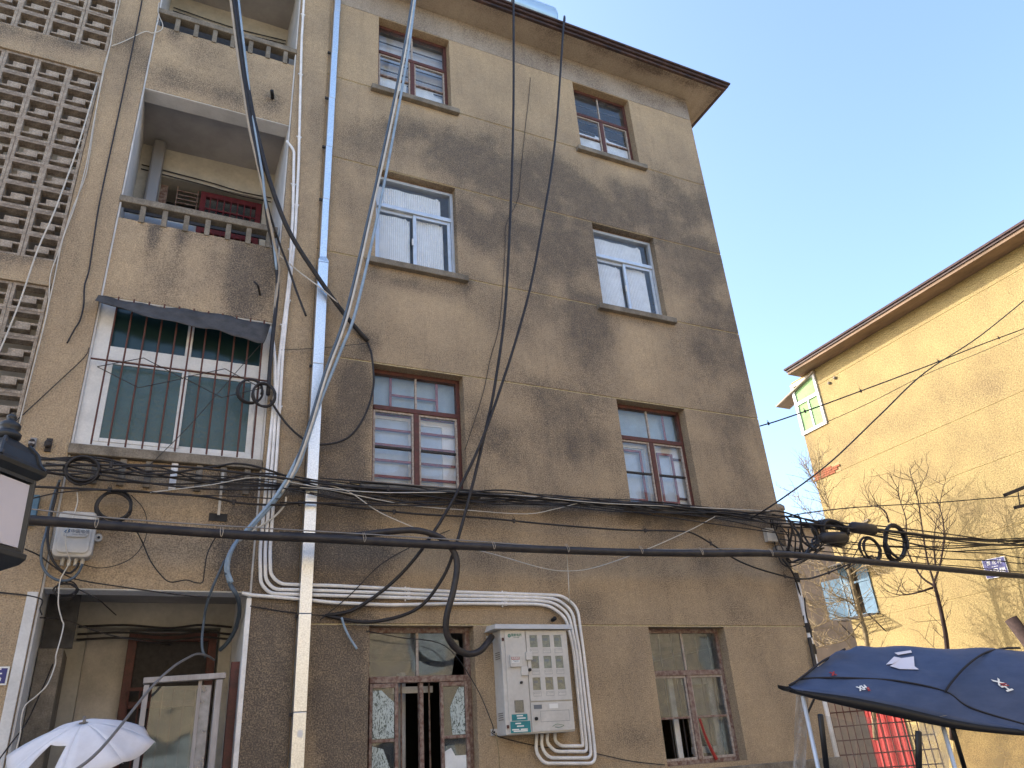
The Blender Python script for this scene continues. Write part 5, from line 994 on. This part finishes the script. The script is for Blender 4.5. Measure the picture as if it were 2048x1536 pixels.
# around the telecom box
coil('upper coil of cable tied left of the balcony ledge', 'black', .011, (-0.617,-0.16,4.167), .135, .115, 6, .1, spread=.07)
coil('lower coil of cable above the telecom box', 'black', .009, (-0.32,-0.12,3.863), .135, .135, 5, .4, spread=.055)
coil('fan of cable loops hanging into the ground floor recess', 'black', .006, (-0.577,-0.06,3.132), .09, .07, 4, 0, spread=.12)
cable('black cable bending under the telecom box, outer loop', 'slate', .011, [(-0.781,-0.1,4.08),(-0.803,-0.1,3.94),(-0.809,-0.1,3.803),(-0.805,-0.1,3.626),(-0.811,-0.1,3.474),(-0.792,-0.1,3.347),(-0.732,-0.1,3.253),(-0.65,-0.1,3.205),(-0.565,-0.1,3.208),(-0.511,-0.1,3.26),(-0.487,-0.1,3.346)], 'loops under the telecom box')
cable('black cable bending under the telecom box, inner loop', 'black', .010, [(-0.783,-0.11,4.053),(-0.786,-0.11,3.892),(-0.793,-0.11,3.712),(-0.785,-0.11,3.559),(-0.748,-0.11,3.432),(-0.69,-0.11,3.336),(-0.625,-0.11,3.279),(-0.567,-0.11,3.264),(-0.529,-0.11,3.308),(-0.518,-0.11,3.351)], 'loops under the telecom box')
cable('white string dangling over the telecom box to the ground', 'wire', .0055, [(-0.628,-0.14,3.963),(-0.611,-0.14,3.882),(-0.616,-0.14,3.795),(-0.624,-0.2,3.697),(-0.643,-0.2,3.542),(-0.611,-0.2,3.415),(-0.58,-0.16,3.354),(-0.61,-0.14,3.26),(-0.627,-0.14,3.189),(-0.618,-0.14,3.074),(-0.603,-0.14,2.984),(-0.559,-0.14,2.872),(-0.541,-0.14,2.833),(-0.538,-0.2,2.725),(-0.542,-0.3,2.577),(-0.536,-0.3,2.502),(-0.555,-0.4,2.352),(-0.608,-0.4,2.275),(-0.676,-0.4,2.201),(-0.683,-0.4,2.104),(-0.671,-0.4,2.002),(-0.677,-0.4,1.869),(-0.671,-0.4,1.706)])
cable('thin black wire from the lantern running past the telecom box', 'black', .006, [(-0.907,-0.3,3.406),(-0.815,-0.08,3.406),(-0.688,-0.08,3.314),(-0.524,-0.08,3.222),(-0.131,-0.08,3.16),(0.359,-0.08,3.101),(0.569,-0.08,3.092)])
cable('thin black wire drooping into the recess below the telecom box', 'black', .005, [(-0.617,-0.05,3.217),(-0.473,-0.05,3.136),(-0.329,-0.05,3.064),(-0.25,0.2,3.04),(-0.178,0.4,3.012)])
cable('thin wire circle drooping over the telecom box parapet', 'iron', .004, [(-0.201,-0.05,4.002),(-0.09,-0.05,3.891),(-0.034,-0.05,3.753),(-0.03,-0.05,3.592),(-0.092,-0.05,3.453),(-0.2,-0.05,3.368),(-0.351,-0.05,3.328),(-0.509,-0.05,3.357)])
cable('black wire dangling below the thick cable over the parapet', 'black', .006, [(-0.11,-0.4,3.582),(-0.047,-0.05,3.568),(0.035,-0.05,3.413),(0.132,-0.05,3.291),(0.223,-0.05,3.223),(0.353,-0.05,3.244),(0.431,-0.05,3.224),(0.494,-0.05,3.23),(0.5,-0.05,3.339),(0.507,-0.05,3.478),(0.543,-0.05,3.597),(0.553,-0.4,3.573)])
cable('small dark wire hooking out of the lower pier', 'black', .006, [(-1.086,-0.02,3.112),(-0.943,-0.02,3.099),(-0.834,-0.02,3.085),(-0.741,-0.02,3.054),(-0.743,-0.02,2.981),(-0.72,-0.02,2.932)])
cable('brown thin wire across the ground floor recess', 'iron', .006, [(-0.732,0,2.915),(-0.569,0.3,2.948),(-0.28,0.3,2.843),(0.008,0.3,2.779),(0.325,0.9,2.821)])
cable('grey cable rising from the umbrella into the recess', 'steel', .010, [(-0.283,-1.9,1.666),(-0.103,-1.6,1.826),(0.159,-0.8,2.258),(0.311,-0.5,2.445),(0.433,-0.2,2.555),(0.522,0,2.614),(0.623,0.2,2.623),(0.7,0.4,2.613)])
cable('black wire slanting up past the white corner board', 'black', .006, [(-0.827,-0.06,1.82),(-0.756,-0.06,1.954),(-0.683,-0.05,2.092),(-0.671,0.3,2.264),(-0.615,0.5,2.602),(-0.605,0.6,2.804)])
cable('dark cable tied up under the recess ceiling', 'slate', .012, [(0.668,-0.05,3.438),(0.586,-0.03,3.187),(0.558,0.1,3.033),(0.56,0.2,2.939),(0.559,0.2,2.784),(0.575,0.2,2.675),(0.611,0.2,2.61)])
cable('thin black wire drooping along the ground floor facade', 'black', .005, [(0.927,-0.03,3.027),(1.199,-0.03,2.985),(1.431,-0.03,2.96),(1.668,-0.03,2.944)])
cable('thin black wire slanting down to the meter box foot', 'black', .005, [(2.026,-0.03,2.806),(2.362,-0.03,2.745),(2.83,-0.03,2.663),(3.137,-0.03,2.289),(3.275,-0.1,1.914),(3.327,-0.03,1.826),(3.783,-0.03,1.704),(4.378,-0.03,1.611),(4.847,-0.03,1.505),(5.277,-0.03,1.441)])
cable('yellow-green wire hanging below the meter box', 'bark_pale', .006, [(3.308,-0.1,1.841),(3.318,-0.1,1.756),(3.327,-0.1,1.647),(3.324,-0.1,1.433)])
m = MB(); q = Vector((0.569,-0.05,4.289)); m.box(q.x-.012, q.x+.012, q.y-.004, q.y, (0.57,-0.05,3.863)[2], q.z); o = m.build('white_strap', M['wire']); tag(o, 'white strap hanging down to the dark vent hole', 'strap')
# ---- alley end of the bundle
G3 = 'tangle of cables over the alley'
RB = [[(7.487,-0.12,4.29),(7.971,-0.12,4.28),(8.509,-0.12,4.235),(9.366,-0.12,4.191),(10.391,-0.12,4.158),(11.639,-0.12,4.177),(13.148,-0.12,4.221)], [(7.375,-0.2,4.151),(8.037,-0.2,4.163),(8.764,-0.2,4.121),(9.714,-0.2,4.028),(10.526,-0.2,3.965),(11.457,-0.2,4.038),(13.017,-0.2,4.209)], [(7.536,-0.14,4.07),(8.224,-0.14,3.997),(8.958,-0.14,3.95),(9.96,-0.14,3.954),(11.035,-0.14,3.943),(11.967,-0.14,3.952),(12.925,-0.14,3.897)],
 [(7.423,-0.22,3.935),(8.288,-0.22,3.884),(9.405,-0.22,3.823),(10.641,-0.22,3.802),(11.779,-0.22,3.817),(12.738,-0.22,3.791)], [(7.769,-0.1,3.85),(8.764,-0.1,3.826),(9.926,-0.1,3.76),(11.211,-0.1,3.734),(12.869,-0.1,3.697)], [(8.263,-0.18,4.238),(9.416,-0.18,4.236),(10.661,-0.18,4.202),(11.778,-0.18,4.152),(12.983,-0.18,4.099)], [(7.81,-0.25,4.163),(8.91,-0.25,4.144),(10.007,-0.25,4.132),(11.061,-0.25,4.067),(11.989,-0.25,4.066),(12.899,-0.25,4.142)]]
for i, P in enumerate(RB): cable('thin black cable of the tangle spanning the alley', 'black', (.012, .010, .008, .008, .007, .010, .013)[i], P, G3)
cable('thin wire crossing the alley highest, level with the third storey', 'black', .010, [(7.727,-0.02,5.651),(7.843,-0.3,5.641),(8.713,-0.3,5.974),(9.928,-0.3,6.455),(11.605,-0.3,7.125),(13.241,-0.3,7.8),(15.532,-0.3,8.716)], hooks=6)
cable('thin grey wire just under the highest alley wire', 'iron', .005, [(8.609,-0.3,5.656),(9.824,-0.3,6.181),(11.536,-0.3,6.971),(13.154,-0.3,7.629),(15.478,-0.3,8.625)])
cable('black cable rising steeply to the right over the yellow wall', 'black', .011, [(7.1,-0.1,4.217),(7.29,-0.5,4.364),(8.372,-0.5,4.981),(9.691,-0.5,5.867),(11.09,-0.5,6.803),(12.98,-0.5,7.832),(15.655,-0.5,9.449)])
cable('thin black wire crossing the alley just above the tangle', 'black', .008, [(7.541,-0.05,4.259),(7.983,-0.3,4.304),(8.968,-0.3,4.448),(10.478,-0.3,4.615),(11.691,-0.3,4.767),(13.314,-0.3,4.974)])
cable('thin cable dipping down the building corner to the drainpipe', 'black', .012, [(7.51,-0.1,3.707),(7.631,-0.1,3.536),(7.777,0,3.335),(7.788,0.02,3.085),(7.727,0.02,2.835),(7.732,0.02,2.743)])
cable('pair cable fanning out down the building corner', 'black', .010, [(7.781,-0.06,3.227),(7.747,-0.06,3.038),(7.75,-0.06,2.883),(7.752,-0.06,2.731)])
cable('dark hose running down below the corner clamp', 'bigcable', .025, [(7.712,-0.05,2.732),(7.714,-0.05,2.582),(7.707,-0.05,2.404),(7.696,-0.05,2.114)])
random.seed(5)
for k in range(12):
    x_ = 1566 + k * 5.5; 
    base_ = Vector((7.854,-0.15,3.996)); 
    p0 = base_ + Vector((-.42 + k*.045, random.uniform(-.12,.12), .18 + random.uniform(-.06,.08))); p1 = p0 + Vector((.03 + random.uniform(-.05,.06), random.uniform(-.1,.1), -.18)); p2 = base_ + Vector((-.36 + k*.05, random.uniform(-.1,.1), -.36 + k*.02)); p3 = base_ + Vector((.05 + k*.03, random.uniform(-.1,.1), -.30 + k*.035)); p4 = base_ + Vector((.38, random.uniform(-.08,.08), -.05 + random.uniform(-.08,.08)))
    cable('slack black strand in the tangle at the building corner', 'black', random.choice((.008,.010,.014)), [p0, p1, p2, p3, p4], 'slack strands at the building corner')
c0 = Vector((8.443,-0.15,4.075))
coil('heavy black coil strapped up beside the building corner', 'black', .022, c0 + Vector((.02,0,.02)), .26, .16, 5, .15, spread=.06)
def closure(label, a, b, r_):
    a = Vector(a); b = Vector(b); d = (b - a); m = MB(); P = [a + d*t for t in (0,.06,.12,.5,.88,.94,1)]; rr = (.35,.8,1,1.02,1,.8,.35); 
    up = Vector((0,1,0)); sd = d.normalized().cross(up); n = 14
    for p, q in zip(P, rr): m.v += [tuple(p + (up*math.cos(2*math.pi*k/n) + sd*math.sin(2*math.pi*k/n))*r_*q) for k in range(n)]
    for i in range(len(P)-1):
        for k in range(n): m.f.append((i*n+k, i*n+(k+1)%n, (i+1)*n+(k+1)%n, (i+1)*n+k))
    m.f.append(tuple(range(n-1,-1,-1))); m.f.append(tuple((len(P)-1)*n+k for k in range(n)))
    o = m.build('splice_closure', M['bigcable'], None, True); tag(o, label, 'splice closure', 'black splice closures over the alley')
closure('black splice closure above the heavy coil, right of it', (8.785,-0.2,4.179), (9.285,-0.2,4.165), .08)
closure('black splice closure inside the heavy coil', (8.14,-0.22,3.985), (8.632,-0.22,4.025), .075)
coil('small round coil hanging between the closures over the alley', 'black', .012, (9.079,-0.2,3.884), .17, .15, 4, .2, spread=.08)
coil('large slanting oval coil hanging over the alley', 'black', .020, (9.63,-0.18,4.015), .20, .27, 4, .55, spread=.03)
cable('thin cable drooping from the small alley coil', 'black', .007, [(8.946,-0.15,3.947),(8.728,-0.15,3.743),(8.651,-0.15,3.659),(8.533,-0.15,3.587),(8.921,-0.15,3.751),(9.138,-0.15,3.815)])
# corner fittings
m = MB(); q = Vector((7.878,0,3.435)); m.tube([(7.80, .05, 3.55), (7.80, .05, .15)], .05, 12); o = m.build('drainpipe', M['pipe'], None, True); tag(o, 'old white drainpipe on the right corner of the tan block', 'drainpipe')
for z in (3.5, 2.86, 2.6): m = MB(); m.lathe([(.062,0),(.068,.03),(.062,.12)], (7.80, .05, z-.06), 12); m.build('pipe_collar', M['iron'], o)
m = MB(); q = Vector((7.731,-0.03,3.853)); m.box(q.x-.25, q.x+.12, -.09, -.002, q.z-.03, q.z+.03); o = m.build('cable_bracket', M['steel'], None, bevel=.004); tag(o, 'steel cable bracket at the right corner of the tan block', 'bracket')
m = MB(); a = Vector((11.851,-0.6,4.748)); b_ = Vector((20.13,-0.6,7.241)); m.bar(a, b_, .05, .05); a2 = Vector((11.986,-0.6,4.558)); b2 = Vector((18.974,-0.6,5.936)); m.bar(a2, b2, .045, .045); m.bar(Vector((12.213,-0.6,4.833)), Vector((12.126,-0.6,4.592)), .012, .012)
pole = MB(); pq = Vector((18.27,-0.6,5.141)); pole.tube([(pq.x, pq.y+.15, 0), (pq.x, pq.y+.15, 10)], .13, 14, r1=.1)
UP = empty('utility_pole', (pq.x, pq.y+.15, 0), 'utility pole whose iron crossarms reach in from the right edge', 'pole'); m.build('crossarm', M['iron'], UP); pole.build('shaft', M['concrete'], UP, True)
m = MB(); a = Vector((16.2,2.721,3.503)); m.tube([a, Vector((a.x+.15, a.y-.55, a.z-1.6)), Vector((a.x+.5, a.y-1.6, 0))], .13, 12, r1=.15); o = m.build('wooden_post', M['bark_dark'], None, True); tag(o, 'dark leaning wooden post at the right edge by the yellow wall', 'post')

# ================================================================ bare trees
def tree(name, label, mt, limbs, base, r0, twig, seed, sag=0., spread=1., limb=.027, many=1):
    random.seed(seed)
    T_ = empty(name, base, label, 'tree', 'bare trees in the alley'); tm = MB(); bm_ = MB()
    def grow(p, d, l, r_, lev):
        n = 4; pts = [p.copy()]; q = p.copy(); dd = d.copy()
        for i in range(n):
            dd = (dd + Vector((random.uniform(-.16,.16), random.uniform(-.16,.16), random.uniform(-.10,.18) - sag*.12))).normalized(); q = q + dd * l / n; pts.append(q.copy())
        bm_.tube(pts, r_, 4, r1=r_*.4)
        if lev <= 0: return
        for i in range(1, n + 1):
            if random.random() < .75:
                ax = Vector((random.uniform(-1,1), random.uniform(-1,1), random.uniform(-.3,.9))).normalized()
                grow(pts[i], (dd * .8 + ax * .75).normalized(), l * random.uniform(.35,.7), r_ * .62, lev - 1)
    main = limbs[0]; P = catmull(main, 5); tm.tube(P, r0, 9, r1=r0*.6); tm.build('trunk', M[mt], T_, True)
    for li, L_ in enumerate(limbs):
        P = catmull(L_, 5)
        if li: bm_.tube(P, limb, 6, r1=.006)
        for i in range(int(len(P)*.15), len(P)):
            f = i / len(P)
            for _k in range(many):
             if random.random() > twig: continue
             d = (P[min(i+1, len(P)-1)] - P[max(i-1, 0)]).normalized(); ax = Vector((random.uniform(-1,1), random.uniform(-1,1), random.uniform(-.2,.6))).normalized()
             grow(P[i].copy(), (d*.5 + ax*spread).normalized(), random.uniform(.35,.95)*(1.1-.45*f), .0085, 1 if random.random() < .7 else 2)
    bm_.build('branches', M[mt], T_); return T_
tree('bare_tree', 'dark bare tree before the yellow wall, right of the pale one', 'bark_dark',
 [[(17.2,5.625,1.336),(17.2,5.075,3.217),(17.2,4.958,3.875),(17.2,4.91,4.386),(17.2,4.894,4.737)], [(17.2,4.894,4.737),(17.2,4.884,5.276),(17.2,4.773,5.989),(17.2,4.661,6.592),(17.2,4.616,6.967),(17.2,4.624,7.365)], [(17.2,4.894,4.737),(17.2,4.602,5.088),(17.2,4.303,5.615),(17.2,4.167,6.066),(17.2,4.121,6.425),(17.2,3.859,6.844)], [(17.2,4.922,4.659),(17.1,5.128,4.965),(17,5.189,5.589),(17,4.986,6.292),(17,4.986,6.809),(17,4.951,7.127)], [(17.2,4.96,4.632),(16.9,5.183,4.552),(16.8,5.599,4.575),(16.7,5.973,4.77)], [(17.2,4.744,5.001),(17.3,4.626,5.706),(17.3,4.334,6.246)], [(17,5.478,6.369),(17,5.517,6.709),(17,5.885,6.956)]],
 (17.2, 5.05, 0), .06, .72, 3)
tree('bare_tree', 'pale sunlit bare tree with dense twigs at the alley mouth', 'bark_pale',
 [[(16.4,7.052,1.444),(16.4,6.588,3.552),(16.4,6.569,4.207),(16.4,6.565,4.885),(16.4,6.566,5.521),(16.4,6.56,6.041)], [(16.4,6.56,6.041),(16.4,6.633,6.596),(16.4,6.667,7.295),(16.4,6.701,8.017),(16.4,6.552,8.472)], [(16.4,6.566,5.521),(16.2,6.74,6.211),(16,7.012,6.955),(15.9,7.245,7.654)], [(16.4,6.577,4.515),(16.1,6.931,4.827),(15.9,7.442,5.314),(15.8,7.78,5.65)], [(16.4,6.589,4.15),(16,6.859,4.254),(15.8,7.368,4.156),(15.6,7.729,4.028)], [(16.4,6.563,5.78),(16.6,6.11,6.195),(16.7,5.877,6.664)], [(16.4,6.569,5.265),(16.2,5.799,5.333),(16.1,5.441,5.004)], [(16.3,6.582,6.984),(16.2,6.817,7.895),(16.1,6.82,8.322)], [(16.4,6.544,4.142),(15.9,6.786,3.701),(15.7,7.264,3.653),(15.6,7.694,3.594)], [(16.4,6.55,4.264),(16,6.569,4.63),(15.8,7.233,4.567),(15.7,7.661,4.837)], [(16.4,6.608,5.147),(16,6.802,5.433),(15.8,6.985,5.859)]],
 (16.4, 6.5, 0), .06, .95, 8, sag=.1, limb=.016, many=2)

# ================================================================ covered three-wheeler
TR = empty('covered_tricycle', (4.0, -4.6, 0), 'covered tricycle with navy canvas canopy and vinyl side curtains', 'tricycle')
nearE = catmull([(3.098,-4.331,1.846),(3.115,-4.388,1.821),(3.308,-4.519,1.77),(3.543,-4.604,1.708),(3.78,-4.684,1.637),(3.967,-4.754,1.592),(4.199,-4.849,1.553)], 6)
seamL = catmull([(3.159,-4.351,1.872),(3.29,-4.368,1.874),(3.466,-4.436,1.861),(3.682,-4.529,1.831),(3.865,-4.636,1.766),(3.946,-4.702,1.676),(4.209,-4.845,1.56)], 6)
midL = catmull([(3.37,-4.315,1.954),(3.517,-4.316,1.957),(3.659,-4.358,1.95),(3.834,-4.435,1.93),(4.037,-4.578,1.889),(4.219,-4.685,1.85),(4.435,-4.789,1.796)], 6)
crest = catmull([(3.668,-4.235,2.035),(3.765,-4.241,2.047),(3.903,-4.261,2.049),(4.102,-4.316,2.034),(4.367,-4.436,2.01),(4.579,-4.532,1.989),(4.791,-4.625,1.964)], 6)
farL = catmull([(4.135,-3.832,2.03),(4.265,-3.834,2.028),(4.399,-3.873,2.022),(4.633,-3.94,1.998),(4.872,-4.038,1.957),(5.111,-4.133,1.911),(5.35,-4.228,1.865)], 6)
def loft(rows, name, mt, par, thick=.004, n=40, wob=.0):
    rr = [rs(r_, n) for r_ in rows]; m = MB()
    # smooth between rows
    cols = []
    for i in range(n): cols.append(catmull([r_[i] for r_ in rr], 5))
    k_ = len(cols[0])
    for i in range(n):
        for j in range(k_):
            p = cols[i][j].copy(); p.z += wob * math.sin(i*.55 + j*1.1) * math.sin(math.pi*j/(k_-1)); m.v.append(tuple(p))
    for i in range(n-1):
        for j in range(k_-1): m.f.append((i*k_+j, (i+1)*k_+j, (i+1)*k_+j+1, i*k_+j+1))
    o = m.build(name, M[mt], par, True); s = o.modifiers.new('thick', 'SOLIDIFY'); s.thickness = thick; return o
cn = loft([nearE, seamL, midL, crest, farL], 'canopy', 'navy', TR, wob=.009)
m = MB(); m.tube([p + Vector((0,0,.004)) for p in seamL], .005, 6); m.build('seam_tape', M['seam'], cn, True)
m = MB(); m.tube(catmull([(3.85,-4.647,1.766),(3.912,-4.662,1.816),(4.101,-4.639,1.896),(4.351,-4.589,1.962),(4.573,-4.565,1.988),(4.673,-4.59,1.986)], 6), .006, 6); m.build('seam_tape', M['seam'], cn, True)
m = MB(); m.tube(catmull([(3.096,-4.337,1.848),(3.151,-4.36,1.874),(3.361,-4.324,1.956),(3.524,-4.281,2.001),(3.659,-4.244,2.037)], 6), .006, 6); m.build('seam_tape', M['seam'], cn, True)
# visor edge: a black valance hanging under the near edge
lowE = catmull([(3.101,-4.33,1.842),(3.13,-4.382,1.797),(3.306,-4.506,1.724),(3.541,-4.588,1.658),(3.776,-4.672,1.597),(3.961,-4.746,1.561),(4.192,-4.843,1.526)], 6)
m = MB(); A, Bq = rs(nearE, 40), rs(lowE, 40)
for i in range(40): m.v += [tuple(A[i]), tuple(Bq[i]), tuple(Bq[i] + Vector((.02,.10,.02))), tuple(A[i] + Vector((.02,.10,.0)))]
for i in range(39):
    for k in range(4): m.f.append((i*4+k, (i+1)*4+k, (i+1)*4+(k+1)%4, i*4+(k+1)%4))
m.f += [(0,1,2,3), (159,158,157,156)]; m.build('visor_edge', M['blackplastic'], TR, True)
# prints: light patches and red-white marks, generic
vd = (Vector((0,-7.561,1.6)) - Vector([(4.14,-4.758,1.781)][0])).normalized()
from mathutils.bvhtree import BVHTree
cbv = BVHTree.FromPolygons([v.co for v in cn.data.vertices], [tuple(p.vertices) for p in cn.data.polygons])
def mark(cx, cy, d, body, size, mt, rotdeg):
    loc, nr, _, _ = cbv.find_nearest(Vector(cx)); nr = nr if nr.dot(vd) > 0 else -nr; ctr = loc + nr*.008; zax = nr; xax = Vector((0,0,1)).cross(zax).normalized(); yax = zax.cross(xax)
    mm = Matrix(((xax.x, yax.x, zax.x, ctr.x), (xax.y, yax.y, zax.y, ctr.y), (xax.z, yax.z, zax.z, ctr.z), (0,0,0,1)))
    text(body, size, M[mt], cn, mm @ Matrix.Rotation(R(rotdeg), 4, 'Z') , 'printed_mark', .0005, shear=.3, bold=.002)
mark([(4.184,-4.749,1.793)][0], -25, 0, 'XH', .06, 'white', -62)
mark([(4.193,-4.759,1.799)][0], -25, 0, '//', .045, 'red', -62)
mark([(3.384,-4.371,1.907)][0], -40, 0, 'x', .06, 'red', 10)
mark([(3.428,-4.505,1.815)][0], -50, 0, 'XH', .045, 'white', 12)
mark([(3.453,-4.52,1.808)][0], -50, 0, '//', .03, 'red', 12)
for k, (s, mt) in enumerate((([(3.734,-4.427,1.927),(3.856,-4.404,1.989),(3.889,-4.424,1.973),(3.771,-4.444,1.935)], 'acrylic'), ([(3.741,-4.444,1.917),(3.887,-4.429,1.983),(3.951,-4.451,1.987),(3.872,-4.497,1.917),(3.858,-4.523,1.885),(3.765,-4.484,1.899)], 'acrylic'), ([(3.889,-4.384,2.013),(3.988,-4.412,2.019),(3.976,-4.422,2.001),(3.893,-4.403,1.999)], 'acrylic'))):
    P = []
    for p in s: loc, nr, _, _ = cbv.find_nearest(Vector(p)); nr = nr if nr.dot(vd) > 0 else -nr; P.append(loc + nr*.007)
    m = MB(); m.poly(P, nr*.001); m.build('printed_patch', M[mt], cn)
# posts, curtains and panels
def post(a, b, r_, mt, name='post'): m = MB(); m.tube([a, b], r_, 10); return m.build(name, M[mt], TR, True)
P0 = Vector([(3.147,-4.364,1.794)][0]); post(P0, Vector((P0.x, P0.y, .3)), .011, 'alu')
P1 = Vector([(3.78,-4.632,1.655)][0]); post(P1, Vector((P1.x+.0, P1.y, .3)), .011, 'alu')
post(Vector([(3.061,-4.54,1.695)][0]), Vector([(3.136,-4.422,1.41)][0]), .014, 'blackplastic', 'grab_bar'); post(Vector([(3.502,-4.705,1.59)][0]), Vector([(3.539,-4.597,1.359)][0]), .015, 'blackplastic', 'grab_bar')
post(Vector([(3.885,-4.604,1.622)][0]), Vector([(3.989,-4.526,1.385)][0]), .012, 'blackplastic', 'stay')
post(Vector([(3.356,-4.249,1.803)][0]), Vector([(3.327,-4.183,1.71)][0]), .006, 'iron', 'stay')
def sheetq(s, mt, name): 
    P = [Vector(p) for p in s]; m = MB(); n = 8
    for i in range(n+1):
        for j in range(n+1):
            u, v = i/n, j/n; p = (P[0]*(1-u) + P[1]*u)*(1-v) + (P[3]*(1-u) + P[2]*u)*v; p += vd * (.012*math.sin(i*1.3+j*.8)); m.v.append(tuple(p))
    for i in range(n):
        for j in range(n): m.f.append((i*(n+1)+j, (i+1)*(n+1)+j, (i+1)*(n+1)+j+1, i*(n+1)+j+1))
    m.build(name, M[mt], TR, True)
sheetq([(3.125,-4.347,1.805),(3.18,-4.369,1.797),(3.235,-4.157,1.36),(3.168,-4.126,1.364)], 'hazy', 'vinyl_strip')
sheetq([(3.1,-4.501,1.7),(3.261,-4.555,1.652),(3.316,-4.419,1.354),(3.194,-4.362,1.363)], 'clear', 'vinyl_curtain')
sheetq([(3.269,-4.565,1.685),(3.552,-4.672,1.62),(3.595,-4.536,1.334),(3.327,-4.412,1.353)], 'clear', 'vinyl_curtain')
sheetq([(3.647,-4.613,1.652),(3.778,-4.681,1.656),(3.837,-4.524,1.316),(3.704,-4.462,1.326)], 'hazy', 'vinyl_curtain')
sheetq([(3.92,-4.59,1.633),(4.341,-4.754,1.545),(4.388,-4.604,1.229),(3.987,-4.418,1.259)], 'smoke', 'vinyl_curtain')
# body below the frame
m = MB(); m.box(3.2, 4.9, -4.9, -3.9, .35, .8); m.build('body', M['blueboard'], TR, bevel=.05)
for (a, b_) in ((3.4, -4.4), (4.6, -4.95), (4.6, -3.85)):
    m = MB(); m.lathe([(.12,-.05),(.24,-.05),(.27,-.03),(.27,.03),(.24,.05),(.12,.05)], (a, b_, .27), 22, 'Y'); m.build('wheel', M['blackplastic'], TR, True)
m = MB(); m.box(3.9, 4.5, -4.7, -4.1, .8, 1.05); m.build('seat', M['seam'], TR, bevel=.04)
# wire mesh fence behind the tricycle
FE = empty('wire_mesh_fence', (14, 2, 0), 'rusty wire mesh fence seen under the tricycle canopy', 'fence')
fa, fb = Vector((13,5.188,2.282)), Vector((14.5,3.909,2.122))
for k in range(16):
    p = fa.lerp(fb, k/15); m = MB(); m.tube([Vector((p.x, p.y, .1)), Vector((p.x, p.y, 2.35))], .012, 5); m.build('wire', M['rust'], FE)
for k in range(9):
    z = .2 + k*.26; m = MB(); m.tube([Vector((fa.x, fa.y, z)), Vector((fb.x, fb.y, z))], .012, 5); m.build('wire', M['rust'], FE)
